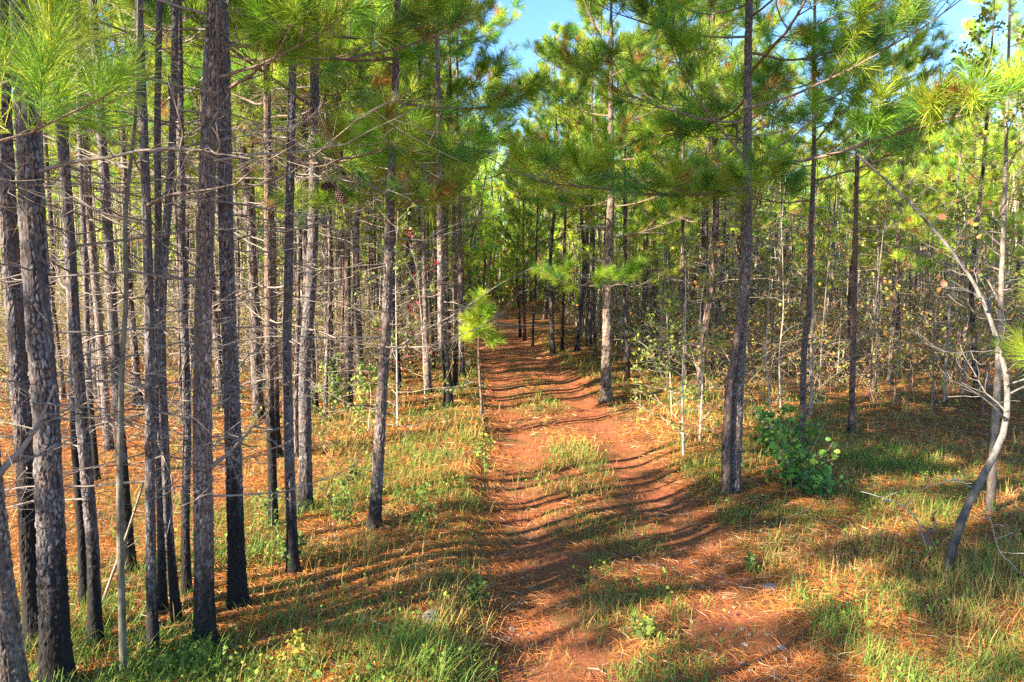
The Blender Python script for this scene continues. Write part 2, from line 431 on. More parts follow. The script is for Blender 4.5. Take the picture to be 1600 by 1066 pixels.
# ------------------------------------------------------------------ branch templates
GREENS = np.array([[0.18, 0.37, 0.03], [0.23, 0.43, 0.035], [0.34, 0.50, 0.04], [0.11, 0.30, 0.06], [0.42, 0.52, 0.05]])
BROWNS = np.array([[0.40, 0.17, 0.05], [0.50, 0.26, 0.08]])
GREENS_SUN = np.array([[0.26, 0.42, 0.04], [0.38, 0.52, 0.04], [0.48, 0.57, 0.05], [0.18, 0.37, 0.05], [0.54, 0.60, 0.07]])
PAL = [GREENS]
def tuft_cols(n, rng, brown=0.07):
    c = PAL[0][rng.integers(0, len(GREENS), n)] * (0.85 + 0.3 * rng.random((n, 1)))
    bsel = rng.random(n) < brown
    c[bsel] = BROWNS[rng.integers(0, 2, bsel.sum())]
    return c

def curve_branch(o, az, el0, el1, L, k, rng, wob=0.12):
    pts = [np.array(o, float)]; a = az
    for i in range(k):
        t = (i + 1) / k; el = el0 + (el1 - el0) * t + rng.normal() * wob * 0.5; a += rng.normal() * wob
        pts.append(pts[-1] + (L / k) * np.array([math.cos(a) * math.cos(el), math.sin(a) * math.cos(el), math.sin(el)]))
    return np.array(pts)

def make_limb(L, rng, dense=1.0, el=(0.05, 0.6), br=0.016, n_need=80, nl=0.19, wd=0.0032, seg=2, brown=0.07, mbB=None, mbN=None, o=(0, 0, 0), az=0.0, sides=5):
    """a live pine limb along +X: returns (wood, needles) collectors"""
    B = mbB or MB(); Nn = mbN or MB()
    main = curve_branch(o, az, el[0], el[1], L, 9, rng, 0.10)
    wc = np.array([0.20, 0.145, 0.11]) * (0.8 + 0.4 * rng.random())
    B.tube(main, br * np.linspace(1, 0.28, 10), sides, wc, mat=0)
    O = []; D = []
    def tufts(pts, k):
        tip = pts[-1]; d = unit(pts[-1] - pts[-2])
        O.append(tip - d * 0.10); D.append(d + np.array([0, 0, 0.25]))
        for _ in range(k):
            t = rng.uniform(0.45, 0.95) * (len(pts) - 1); i = int(t); pp = pts[i] + (pts[min(i + 1, len(pts) - 1)] - pts[i]) * (t - i)
            dd = unit(unit(pts[min(i + 1, len(pts) - 1)] - pts[i] + 1e-6) + 0.9 * rng.normal(size=3) * np.array([1, 1, .6]) + np.array([0, 0, .25]))
            O.append(pp); D.append(dd)
    nb = max(3, int(round(7 * dense * (L / 1.8) ** 0.6)))
    tufts(main, 2)
    for i in range(nb):
        t = 0.28 + 0.68 * (i + rng.random() * 0.6) / nb
        f = t * 9; ii = min(int(f), 8); pp = main[ii] + (main[ii + 1] - main[ii]) * (f - ii)
        dirv = main[ii + 1] - main[ii]; a0 = math.atan2(dirv[1], dirv[0]); e0 = math.asin(np.clip(dirv[2] / (np.linalg.norm(dirv) + 1e-9), -1, 1))
        sgn = 1 if i % 2 == 0 else -1
        l2 = L * (0.50 - 0.28 * t) * rng.uniform(0.7, 1.2)
        sub = curve_branch(pp, a0 + sgn * rng.uniform(0.6, 1.1), e0 + rng.uniform(-.2, .3), e0 + rng.uniform(.2, .6), l2, 5, rng, 0.15)
        B.tube(sub, br * 0.42 * np.linspace(1, 0.4, 6), 3, wc, mat=0)
        tufts(sub, int(2 * dense + rng.random()))
    O = np.array(O); D = np.array(D)
    needles(Nn, O, D, 0.17, n_need, nl, wd, tuft_cols(len(O), rng, brown), rng, seg, mat=0)
    return B, Nn

def make_dead(L, rng, br=0.009, sub=6, el=(-0.1, 0.35), droop=0.0):
    B = MB(); g = rng.random()
    wc = np.array([0.25, 0.21, 0.185]) * (0.5 + 0.7 * g)
    main = curve_branch((0, 0, 0), 0, el[0], el[1], L, 8, rng, 0.16)
    B.tube(main, br * np.linspace(1, 0.2, 9), 5, wc)
    for i in range(sub):
        f = rng.uniform(1.5, 7.5); ii = int(f); pp = main[ii] + (main[ii + 1] - main[ii]) * (f - ii)
        s_ = curve_branch(pp, rng.choice([-1, 1]) * rng.uniform(.5, 1.2), rng.uniform(-.5, .5), rng.uniform(-.4, .6), L * rng.uniform(.15, .45), 4, rng, 0.25)
        B.tube(s_, br * 0.4 * np.linspace(1, 0.3, 5), 3, wc)
        if rng.random() < 0.6:
            s2 = curve_branch(s_[2], rng.uniform(-2, 2), rng.uniform(-.5, .5), rng.uniform(-.4, .6), L * rng.uniform(.08, .2), 3, rng, 0.25)
            B.tube(s2, br * 0.25, 3, wc)
    return B

rl = np.random.default_rng(5)
LIMBS = []
for k in range(9):
    L = [2.2, 1.9, 2.4, 1.7, 2.0, 1.5, 2.3, 1.3, 1.8][k]
    B, Nn = make_limb(L, rl, dense=1.35, wd=0.0042, n_need=80, el=[(0.0, .5), (.2, .8), (-.1, .3), (.1, .6), (-.15, .45), (.3, .9), (.05, .35), (.4, 1.0), (-.2, .2)][k])
    LIMBS.append((B.mesh('branch', [M_twig]), Nn.mesh('needles', [M_needle]), L))
DEADS = []
for k in range(8):
    L = [1.4, 1.0, 1.8, 0.8, 1.2, 1.6, 0.9, 2.1][k]
    DEADS.append((make_dead(L, rl, br=0.0045 + 0.0028 * L, sub=8 + k % 4, el=[(0, .4), (-.2, .1), (.1, .3), (.4, .9), (-.3, -.1), (.2, -.2), (0, .6), (-.05, .15)][k]).mesh('dead_branch', [M_twig]), L))

# ------------------------------------------------------------------ pine trunks
def bark_tube(mb, path, rad, sides, rng, plates=True, char=1.0, tone=(0.27, 0.235, 0.22), cell=(0.045, 0.09), lobes=0.06, charn=3.0, depth=0.009):
    """trunk surface with real bark plates standing proud; path (n,3) in local metres, rad (n,)"""
    P = np.asarray(path); n = len(P)
    a = np.arange(sides) * 2 * np.pi / sides
    A, I = np.meshgrid(a, np.arange(n)); Zc = P[:, 2][I] - P[0, 2]
    s0 = rng.random() * 100
    R = rad[I] * (1 + lobes * (fbm(np.cos(A) * 1.3 + s0, np.sin(A) * 1.3 + Zc * 0.8, 3, 2) - 0.4))
    # periodic jittered cells around the trunk
    circ = 2 * np.pi * rad.mean(); nc = max(5, int(round(circ / cell[0])))
    u = A / (2 * np.pi) * nc; v = Zc / cell[1]
    qx = np.cos(A) * rad.max() / cell[0] + s0; qy = np.sin(A) * rad.max() / cell[0] + Zc / cell[0]
    u = u + 1.1 * (fbm(qx * 1.1, qy * 0.8, 8, 3) - 0.45); v = v + 1.3 * (fbm(qx * 1.1 + 40, qy * 0.8, 12, 3) - 0.45)
    iu = np.floor(u); iv = np.floor(v); F1 = np.full(u.shape, 9.0); F2 = np.full(u.shape, 9.0); cid = np.zeros(u.shape)
    for du in (-1, 0, 1):
        for dv in (-1, 0, 1):
            cu = iu + du; cv = iv + dv; cw = np.mod(cu, nc)
            jx = cu + 0.02 + 0.96 * hash2(cw, cv, s0); jy = cv + 0.02 + 0.96 * hash2(cw, cv, s0 + 7)
            dd = np.hypot(u - jx, v - jy); hh = hash2(cw, cv, s0 + 3)
            nw = dd < F1
            F2 = np.where(nw, F1, np.minimum(F2, dd)); F1 = np.where(nw, dd, F1); cid = np.where(nw, hh, cid)
    furrow = fbm(np.cos(A) * rad.max() * 30 + s0, np.sin(A) * rad.max() * 30 + Zc * 3.5, 23, 3)
    edge = smooth(0.0, 0.10 + 0.55 * smooth(0.38, 0.62, furrow), F2 - F1) * (0.45 + 0.55 * smooth(0.34, 0.5, furrow))
    fine = fbm(u * 2.5, v * 4.5, s0 + 5, 3)
    if plates: R = R + depth * (edge * (0.35 + 1.0 * cid) - 0.8) + 0.6 * depth * (fine - 0.5)
    tone = np.array(tone) * 0.86
    k = cid[..., None]
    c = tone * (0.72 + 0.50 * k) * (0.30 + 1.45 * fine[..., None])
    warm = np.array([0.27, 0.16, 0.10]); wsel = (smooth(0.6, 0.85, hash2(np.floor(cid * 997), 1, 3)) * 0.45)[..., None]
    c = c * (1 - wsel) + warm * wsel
    c = np.array([0.030, 0.022, 0.020]) * (1 - edge[..., None]) + c * edge[..., None]
    hc = char * (0.55 + 0.9 * fbm(np.cos(A) * 1.2 + s0, np.sin(A) * 1.2 + 3, 17, 2))
    cm = (1 - smooth(hc - 0.35, hc + 0.30, Zc + 0.45 * (fine - 0.5) + 0.2 * (cid - 0.5)))[..., None] * 0.94
    c = c * (1 - cm) + np.array([0.012, 0.011, 0.011]) * cm
    pts = P[I] + R[..., None] * np.stack([np.cos(A), np.sin(A), 0 * A], -1)
    i = np.arange(n - 1)[:, None] * sides; j = np.arange(sides)[None, :]; j2 = (j + 1) % sides
    q = np.stack([i + j, i + j2, i + sides + j2, i + sides + j], -1).reshape(-1, 4)
    mb.add(pts.reshape(-1, 3), c.reshape(-1, 3), quads=q)

def trunk_radius(z, Ht, r0, flare=0.5):
    return r0 * (np.clip(1 - z / Ht, 0, 1) ** 0.75 * 0.97 + 0.03) * (1 + flare * np.exp(-z / 0.16))

def add_limbs(t, pathf, Ht, r0, rng, zb, n_live, lmax, n_dead=10, zd0=1.2, seed_az=0, top=True, skip=None, brown_low=False):
    """limbs as parts of the tree t: branch > needles; pathf(z) gives the local axis point"""
    for k in range(n_live):
        f = (k + rng.random() * 0.7) / n_live
        z = zb + (Ht - zb) * f ** 0.9 * 0.97
        l = lmax * ((1 - f) ** 0.65 * 0.85 + 0.18)
        az = k * 2.4 + seed_az + rng.normal() * 0.3
        if skip and skip(z, az): continue
        pool = [0, 2, 4, 6, 8, 3] if f < 0.45 else [1, 3, 5, 7, 0]
        mB, mN, L = LIMBS[pool[rng.integers(0, len(pool))]]
        p = pathf(z); s_ = l / L
        o = link('branch', mB, t, p, (rng.normal() * 0.2, -0.15 * f - 0.1 * rng.random(), az), (s_, s_, s_))
        link('needles', mN, o)
    for k in range(int(n_dead * 1.8)):
        z = zd0 + (zb - zd0 + 0.8) * rng.random()
        mD, L = DEADS[rng.integers(0, len(DEADS))]
        s_ = rng.uniform(0.6, 1.1)
        link('dead_branch', mD, t, pathf(z), (rng.normal() * 0.5, rng.normal() * 0.12, rng.random() * 6.28), s_)

def hero_pine(base, pts, wbase, label, seed, Ht=11.0, zb=4.6, n_live=16, lmax=2.0, n_dead=10, char=1.0, tone=(0.27, 0.235, 0.22), hires=False, cat='pine tree', group=None, depth_y=None, name='pine_tree', rtop=None, zd0=1.0):
    """base: photo pixel of the foot; pts: further photo pixels up the trunk (converted to real points at the trunk's distance)"""
    rng = np.random.default_rng(seed)
    B = hit(*base) if depth_y is None else at_depth(base[0], base[1], depth_y)
    if depth_y is not None: B[2] = float(H(B[0], B[1]))
    yd = B[1]; r0 = wbase * math.hypot(yd, 0) / F / 2 * 0.84
    K = [B - np.array([0, 0, 0.12])]
    for q_ in pts: K.append(at_depth(q_[0], q_[1], yd))
    K = np.array(K) - B
    # continue straight above the last point
    sl = (K[-1] - K[-2]) / (K[-1, 2] - K[-2, 2] + 1e-6) if len(K) > 2 else (K[-1] - K[0]) / (K[-1, 2] - K[0, 2])
    sl = sl * 0.6; sl[2] = 1
    if K[-1, 2] < Ht: K = np.vstack([K, K[-1] + sl * (Ht - K[-1, 2])])
    dz = 0.35 * yd / 691 * 5 if not hires else 0.009
    dz = max(dz, 0.009)
    zvis = CAM_H + yd * 0.42
    zz = [-0.12]
    while zz[-1] < Ht:
        zz.append(zz[-1] + (dz if zz[-1] < zvis else 0.25))
    zz = np.array(zz); zz[-1] = Ht
    s1 = rng.random() * 50
    px = np.interp(zz, K[:, 2], K[:, 0]) ; py_ = np.interp(zz, K[:, 2], K[:, 1])
    ker = max(3, int(0.5 / dz) | 1); pad = ker // 2
    if len(zz) > ker * 2:
        kk = np.ones(ker) / ker
        px = np.convolve(np.pad(px, pad, 'edge'), kk, 'valid'); py_ = np.convolve(np.pad(py_, pad, 'edge'), kk, 'valid')
    px = px + 0.03 * (vnoise(zz * 0.7, s1) - .5) * smooth(0, 1, zz); py_ = py_ + 0.05 * (vnoise(zz * 0.7, s1 + 9) - .5) * smooth(0, 1, zz)
    path = np.stack([px, py_, zz], -1)
    rad = trunk_radius(np.maximum(zz, 0), Ht, r0)
    if rtop is not None: rad = np.maximum(rad * (1 - 0 * zz), 0)
    mbt = MB(); sides = 110 if hires else (48 if yd < 8 else 28)
    cell = (0.026, 0.050) if r0 > 0.06 else (0.019, 0.042)
    bark_tube(mbt, path, rad, sides, rng, True, char, tone, cell=cell, depth=min(0.011, r0 * 0.13))
    t = empty(name, B)
    prop(t, label, cat, group)
    link('trunk', mbt.mesh('trunk', [M_bark], True), t)
    pf = lambda z: (float(np.interp(z, zz, px)), float(np.interp(z, zz, py_)), z)
    add_limbs(t, pf, Ht, r0, rng, zb, n_live, lmax, n_dead, zd0=zd0, seed_az=seed * 1.3)
    return t, pf

def limb_to(t, pf, px0, target, yd, rng, live=True, br=0.014, dense=1.0, el_gain=0.0, target_y=None, wc=None, brown=0.05):
    """one particular branch from the trunk of t at photo height px0 to a photo pixel target, at real distance target_y"""
    B = np.array(t.location); yd = B[1]
    z0 = at_depth(px0[0], px0[1], yd)[2] - B[2]
    A = np.array(pf(z0)); E = at_depth(target[0], target[1], target_y or yd) - B
    v = E - A; L = np.linalg.norm(v); az = math.atan2(v[1], v[0]); el = math.asin(v[2] / L)
    if live:
        Bm, Nm = make_limb(L * 1.03, rng, dense=dense, el=(el - el_gain, el + el_gain), br=br, brown=brown)
        o = link('branch', Bm.mesh('branch', [M_twig]), t, A, (0, 0, az)); link('needles', Nm.mesh('needles', [M_needle]), o)
    else:
        D = make_dead(L * 1.03, rng, br=br, sub=6, el=(el - el_gain, el + el_gain))
        link('dead_branch', D.mesh('dead_branch', [M_twig]), t, A, (0, 0, az))

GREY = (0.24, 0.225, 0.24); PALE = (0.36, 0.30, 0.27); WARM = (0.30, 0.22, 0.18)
HERO = {}
def hp(key, *a, **k):
    HERO[key] = hero_pine(*a, **k)
hp('a', (30, 1130), [(-15, 760), (-40, 500)], 50, 'leaning pine trunk cut off by the left photo edge, nearest the camera, crooked limb', 1, hires=True, char=0.5, zb=5, n_live=8, n_dead=4, zd0=3.0)
hp('b', (88, 1078), [(70, 580), (65, 527), (47, 120), (42, 0)], 52, 'thick pine trunk with flaky grey plates, the stoutest whole one at far left', 2, hires=True, char=1.15, tone=GREY, zb=5.2, n_live=9, n_dead=5, zd0=2.2)
hp('c', (57, 1012), [(32, 620), (30, 527), (12, 250), (6, 60)], 36, 'pine trunk half hidden behind the stout flaky trunk at far left', 3, hires=True, char=1.5, tone=GREY, zb=5.2, n_live=8, n_dead=5)
hp('d', (148, 1008), [(146, 860), (123, 580), (117, 527), (94, 164), (86, 0)], 24, 'slim pine with a kinked scorched foot just right of the stout flaky trunk', 4, char=0.9, tone=GREY, n_live=9, n_dead=10)
hp('e', (133, 945), [(118, 680), (112, 527), (100, 200), (96, 0)], 17, 'thin pine blackened to knee height behind the kinked slim pine', 5, char=1.6, tone=GREY, n_live=8, n_dead=8)
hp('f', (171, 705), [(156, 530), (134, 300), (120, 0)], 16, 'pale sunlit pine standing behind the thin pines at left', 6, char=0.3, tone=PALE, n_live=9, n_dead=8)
hp('g', (151, 752), [(141, 630), (132, 400), (122, 100)], 12, 'thin dark pine in front of the pale sunlit pine', 7, char=1.4, tone=GREY, n_live=7, n_dead=8)
hp('h', (203, 895), [(178, 530), (149, 50), (145, 0)], 22, 'straight pine leaning slightly left, black from the ground to chest height', 8, char=1.5, tone=GREY, n_live=9, n_dead=10)
hp('j', (239, 1022), [(234, 831), (233, 530), (219, 0)], 20, 'slim grey pine beside the smooth forked sapling', 10, char=0.7, tone=GREY, n_live=9, n_dead=12)
hp('k', (254, 957), [(246, 680), (246, 500), (246, 200), (252, 0)], 16, 'thin pine between the slim grey pine and the curved scorched one', 11, char=0.8, tone=GREY, n_live=8, n_dead=8)
hp('l', (277, 973), [(261, 781), (252, 560), (254, 470), (272, 200), (276, 0)], 17, 'curved thin pine with a scorched foot, bowing left at mid height', 12, char=1.0, tone=GREY, n_live=8, n_dead=8)
hp('m', (291, 930), [(288, 530), (281, 25)], 17, 'pine pressed close behind the left side of the broad sunlit trunk', 13, char=0.9, tone=GREY, n_live=8, n_dead=8)
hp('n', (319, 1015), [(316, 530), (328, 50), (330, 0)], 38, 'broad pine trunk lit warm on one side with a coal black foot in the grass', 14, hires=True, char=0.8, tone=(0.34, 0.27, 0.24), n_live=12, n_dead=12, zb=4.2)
hp('o', (372, 950), [(359, 530), (348, 50), (346, 0)], 33, 'sturdy dark pine just right of the broad sunlit trunk, black at its foot', 15, hires=True, char=1.1, tone=GREY, n_live=13, n_dead=12, zb=4.0)
hp('p', (426, 822), [(423, 530), (417, 124), (415, 0)], 18, 'slender dark pine, first to the right of the sturdy dark one', 16, char=1.6, tone=WARM, n_live=12, n_dead=12, zb=4.2)
hp('q', (458, 896), [(448, 530), (450, 500), (457, 0)], 21, 'straight pine with a green seedling at its scorched foot', 17, char=0.9, tone=GREY, n_live=13, n_dead=14, zb=4.0)
hp('r', (476, 797), [(478, 530), (482, 500), (492, 224), (494, 0)], 25, 'pine behind the one with the seedling, leaning right as it rises', 18, char=0.6, tone=GREY, n_live=13, n_dead=12, zb=4.2)
hp('s', (432, 716), [(425, 520), (418, 200)], 20, 'dark pine farther back, seen just left of the straight ones by the seedling', 19, char=1.3, tone=WARM, n_live=11, n_dead=10)
hp('u', (583, 826), [(603, 530), (604, 500), (609, 298), (619, 0)], 23, 'lone slender pine leaning right, standing in the grass left of the path', 20, char=0.55, tone=(0.26, 0.22, 0.21), n_live=15, n_dead=12, zb=3.9, Ht=9.5)
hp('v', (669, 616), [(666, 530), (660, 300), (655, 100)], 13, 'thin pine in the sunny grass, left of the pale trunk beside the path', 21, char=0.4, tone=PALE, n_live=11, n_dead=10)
hp('w', (699, 636), [(701, 600), (690, 527), (684, 100)], 17, 'tall pine with a pale upper trunk close to the left edge of the path', 22, char=1.4, tone=(0.42, 0.34, 0.30), n_live=12, n_dead=12)
hp('x', (711, 606), [(712, 500), (706, 200)], 10, 'thin scorched pine behind the pale trunk beside the path', 23, char=1.6, tone=WARM, n_live=11, n_dead=8)
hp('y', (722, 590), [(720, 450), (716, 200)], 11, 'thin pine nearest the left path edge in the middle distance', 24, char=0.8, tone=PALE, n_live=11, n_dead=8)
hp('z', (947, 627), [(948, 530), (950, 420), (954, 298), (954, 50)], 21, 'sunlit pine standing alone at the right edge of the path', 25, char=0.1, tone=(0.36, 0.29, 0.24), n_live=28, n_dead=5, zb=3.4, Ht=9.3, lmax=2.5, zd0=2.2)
hp('ra', (1144, 770), [(1157, 530), (1165, 400), (1170, 50), (1171, 0)], 27, 'open crowned pine with a stout split foot, nearest on the right verge', 26, hires=True, char=0.15, tone=(0.28, 0.24, 0.22), n_live=26, n_dead=8, zb=3.6, Ht=8.4, lmax=2.5, zd0=2.0)
hp('rb', (1252, 708), [(1258, 530), (1265, 500), (1272, 200), (1275, 0)], 13, 'thin dark pine rising out of the green leafy bush', 27, char=0.2, tone=(0.20, 0.17, 0.16), n_live=26, n_dead=8, zb=3.6, Ht=8.8, lmax=1.7)
hp('rc', (1330, 676), [(1337, 398), (1342, 174)], 12, 'pine with reddish bark and a narrow bluish top behind the arching bare sapling', 28, char=0.2, tone=(0.28, 0.17, 0.14), n_live=30, n_dead=6, zb=4.0, Ht=8.8, lmax=1.5)

# particular branches seen in the photograph
r6 = np.random.default_rng(66)
tb, pb = HERO['b']; ta, pa = HERO['a']; tn, pn_ = HERO['n']; tq, pq = HERO['q']; tr_, pr = HERO['r']; tu, pu = HERO['u']; tz, pz = HERO['z']; tra, pra = HERO['ra']; to_, po = HERO['o']
limb_to(tb, pb, (66, 272), (420, 235), None, r6, live=False, br=0.014, el_gain=-0.25)
limb_to(tb, pb, (44, 105), (330, 150), None, r6, live=False, br=0.016, el_gain=-0.05)
limb_to(tb, pb, (70, 520), (420, 515), None, r6, live=False, br=0.008, el_gain=0.1)
limb_to(tn, pn_, (320, 740), (398, 665), None, r6, live=False, br=0.02, el_gain=0.2)
limb_to(ta, pa, (5, 755), (78, 615), None, r6, live=False, br=0.022, el_gain=0.3)
limb_to(tn, pn_, (324, 120), (520, 45), None, r6, live=True, br=0.013, el_gain=0.25)
limb_to(to_, po, (350, 140), (470, 60), None, r6, live=True, br=0.015, el_gain=0.2, target_y=4.6)
limb_to(tq, pq, (452, 250), (640, 235), None, r6, live=True, br=0.014, el_gain=0.3, target_y=5.6, dense=1.4)
limb_to(tr_, pr, (490, 240), (600, 240), None, r6, live=True, br=0.014, el_gain=0.35, target_y=7.0, dense=1.4)
limb_to(tr_, pr, (488, 300), (560, 330), None, r6, live=True, br=0.012, el_gain=0.3, target_y=6.6, dense=1.2)
limb_to(tu, pu, (610, 215), (740, 250), None, r6, live=True, br=0.016, el_gain=0.35, target_y=7.2, dense=1.5)
limb_to(tu, pu, (609, 300), (700, 315), None, r6, live=True, br=0.012, el_gain=0.4, target_y=6.6, dense=1.3)
limb_to(tu, pu, (611, 160), (800, 170), None, r6, live=True, br=0.014, el_gain=0.1, target_y=7.8, dense=1.5)
limb_to(tu, pu, (604, 400), (800, 350), None, r6, live=False, br=0.009, el_gain=-0.1)
limb_to(tu, pu, (606, 415), (420, 470), None, r6, live=False, br=0.008, el_gain=-0.1)
limb_to(tu, pu, (604, 560), (900, 400), None, r6, live=False, br=0.008, el_gain=-0.05, target_y=6.5)
limb_to(tz, pz, (950, 440), (870, 440), None, r6, live=True, br=0.012, el_gain=0.2, target_y=13.0, dense=1.3)
limb_to(tz, pz, (950, 450), (985, 425), None, r6, live=True, br=0.012, el_gain=0.2, target_y=13.5, dense=1.3)
limb_to(tz, pz, (950, 415), (880, 370), None, r6, live=False, br=0.014, el_gain=0.1)
limb_to(tra, pra, (1168, 252), (1020, 60), None, r6, live=True, br=0.016, el_gain=0.2, dense=1.4)
limb_to(tra, pra, (1168, 300), (1060, 290), None, r6, live=True, br=0.014, el_gain=0.3, dense=1.5, target_y=7.6)
limb_to(tra, pra, (1167, 330), (1190, 280), None, r6, live=True, br=0.012, el_gain=0.3, dense=1.4, target_y=7.0)
limb_to(tra, pra, (1166, 260), (1330, 120), None, r6, live=True, br=0.014, el_gain=0.2, dense=1.3)
limb_to(tra, pra, (1158, 440), (1145, 300), None, r6, live=False, br=0.014, el_gain=0.4)
limb_to(tra, pra, (1160, 400), (1290, 300), None, r6, live=False, br=0.012, el_gain=0.1)

# second stem at the foot of the right verge pine
Bq = np.array(tra.location); dfork = MB()
st = np.array([at_depth(x_, y_, Bq[1] - 0.1) - Bq for x_, y_ in ((1136, 775), (1134, 700), (1140, 600), (1150, 540), (1156, 500), (1162, 470))])
st[0, 2] = -0.08
tt = np.linspace(0, 5, 90); stp = np.stack([np.interp(tt, np.arange(6), st[:, k]) for k in range(3)], -1)
bark_tube(dfork, stp, np.linspace(0.062, 0.028, 90), 24, np.random.default_rng(3), True, 0.1, (0.26, 0.19, 0.17), depth=0.005)
link('side_stem', dfork.mesh('side_stem', [M_bark], True), tra)

# small young pines: beside the path, at the right edge, and close overhead at upper left
def young(pxb, label, seed, Ht, r, n_live, lmax, yd=None, zb=0.6, nn=90, nl=.20, wd=.003, az0=0.0):
    rng = np.random.default_rng(seed)
    B = hit(*pxb) if yd is None else at_depth(pxb[0], pxb[1], yd)
    B[2] = float(H(B[0], B[1]))
    t = empty('young_pine', B); prop(t, label, 'pine sapling')
    zz = np.linspace(-0.05, Ht, 60); mbt = MB()
    pxs = 0.05 * Ht * (vnoise(zz * 0.8, seed) - .5) * smooth(0, .5, zz)
    bark_tube(mbt, np.stack([pxs, 0 * zz, zz], -1), r * (1.05 - zz / Ht * 0.8), 14, rng, True, 0.0, (0.30, 0.23, 0.18), cell=(0.02, 0.04), depth=0.003)
    link('trunk', mbt.mesh('trunk', [M_bark], True), t)
    pf = lambda z: (float(np.interp(z, zz, pxs)), 0.0, z)
    for k in range(n_live):
        f = (k + .5) / n_live; z = zb + (Ht - zb) * f; l = lmax * (1.1 - .55 * f) * rng.uniform(.8, 1.2)
        Bm, Nm = make_limb(l, rng, dense=.8, el=(.1 + .5 * f, .5 + .6 * f), br=.007, n_need=nn, nl=nl, wd=wd, brown=.02)
        o = link('branch', Bm.mesh('branch', [M_twig]), t, pf(z), (0, 0, k * 2.4 + az0)); link('needles', Nm.mesh('needles', [M_needle]), o)
    Bm, Nm = make_limb(.3, rng, dense=.6, el=(1.3, 1.5), br=.006, n_need=nn, nl=nl, wd=wd, brown=0)
    o = link('branch', Bm.mesh('branch', [M_twig]), t, pf(Ht - .03)); link('needles', Nm.mesh('needles', [M_needle]), o)
    return t
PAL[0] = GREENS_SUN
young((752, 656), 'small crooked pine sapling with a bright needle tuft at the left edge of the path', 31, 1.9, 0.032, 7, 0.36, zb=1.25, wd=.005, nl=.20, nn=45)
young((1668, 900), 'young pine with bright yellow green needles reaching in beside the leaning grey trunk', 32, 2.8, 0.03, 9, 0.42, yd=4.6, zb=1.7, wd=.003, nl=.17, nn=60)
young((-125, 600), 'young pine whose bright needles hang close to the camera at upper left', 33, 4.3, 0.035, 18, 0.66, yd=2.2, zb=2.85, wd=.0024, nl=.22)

# ------------------------------------------------------------------ the rest of the pine stand
rf = np.random.default_rng(77)
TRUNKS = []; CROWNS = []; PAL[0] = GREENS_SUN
for k in range(10):
    Ht = [11.5, 12.0, 10.5, 11.0, 12.5, 10.0, 11.0, 9.5, 8.5, 9.0][k]; r0 = [0.085, 0.10, 0.07, 0.09, 0.11, 0.06, 0.08, .045, .035, .04][k]
    zz = np.linspace(-0.15, Ht, 110); mbt = MB()
    px = 0.35 * (vnoise(zz * 0.30, k * 7.3) - vnoise(0, k * 7.3)) ; py_ = 0.35 * (vnoise(zz * 0.30, k * 3.1 + 50) - vnoise(0, k * 3.1 + 50))
    path = np.stack([px, py_, zz], -1)
    bark_tube(mbt, path, trunk_radius(np.maximum(zz, 0), Ht, r0), 14, rf, False, [0.9, 0.3, 1.3, 0.6, 0.2, 1.0, 0.5, .3, .1, .5][k], [GREY, PALE, WARM, PALE, PALE, GREY, WARM, PALE, PALE, WARM][k], cell=(0.10, 0.3))
    # dead lower branches belong to the bole
    for i in range(18):
        z = rf.uniform(0.9, 6.5); a = rf.random() * 6.28
        c_ = curve_branch((np.interp(z, zz, px), np.interp(z, zz, py_), z), a, rf.uniform(-.3, .4), rf.uniform(-.4, .5), rf.uniform(.5, 1.9), 5, rf, 0.18)
        mbt.tube(c_, 0.009 * np.linspace(1, .3, 6), 3, (0.38, 0.31, 0.24))
        for _ in range(2):
            s_ = curve_branch(c_[rf.integers(1, 4)], a + rf.normal(), rf.uniform(-.5, .5), rf.uniform(-.4, .6), rf.uniform(.2, .5), 3, rf, 0.25); mbt.tube(s_, 0.004, 3, (0.38, 0.31, 0.24))
    TRUNKS.append((mbt.mesh('trunk', [M_barkfar], True), zz, px, py_, Ht))
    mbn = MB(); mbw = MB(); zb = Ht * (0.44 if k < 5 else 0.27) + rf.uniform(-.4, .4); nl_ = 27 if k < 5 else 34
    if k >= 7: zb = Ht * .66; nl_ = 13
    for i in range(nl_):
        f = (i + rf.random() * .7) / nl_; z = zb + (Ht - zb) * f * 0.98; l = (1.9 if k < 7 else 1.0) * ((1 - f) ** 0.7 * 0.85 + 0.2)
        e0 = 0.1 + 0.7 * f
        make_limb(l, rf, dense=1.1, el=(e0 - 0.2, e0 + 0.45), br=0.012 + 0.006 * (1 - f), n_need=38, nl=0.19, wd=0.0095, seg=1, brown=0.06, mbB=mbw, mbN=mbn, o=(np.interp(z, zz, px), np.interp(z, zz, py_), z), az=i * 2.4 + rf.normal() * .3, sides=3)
    CROWNS.append((mbw.mesh('branches', [M_twig]), mbn.mesh('crown', [M_needle])))

PAL[0] = GREENS_SUN
placed = [np.array(t.location)[:2] for t, _ in HERO.values()]
TONES = ['scorched grey', 'pale', 'scorched brown', 'pale', 'stout', 'thin grey', 'brown', 'slender pale', 'slenderest pale', 'slender brown']
TONES_OK = True
def fill_pine(x, y, k, sc, label, group, rz=None):
    z = float(H(x, y)); t = empty('pine_tree', (x, y, z), rf.random() * 6.28 if rz is None else rz, sc)
    t.rotation_euler = (rf.normal() * 0.015, rf.normal() * 0.015, t.rotation_euler[2])
    prop(t, label, 'pine tree', group)
    tr = link('trunk', TRUNKS[k][0], t); cr = link('crown', CROWNS[k][1], t); link('branch_frame', CROWNS[k][0], cr)
def free(x, y, r):
    return all((x - p[0]) ** 2 + (y - p[1]) ** 2 > r * r for p in placed)

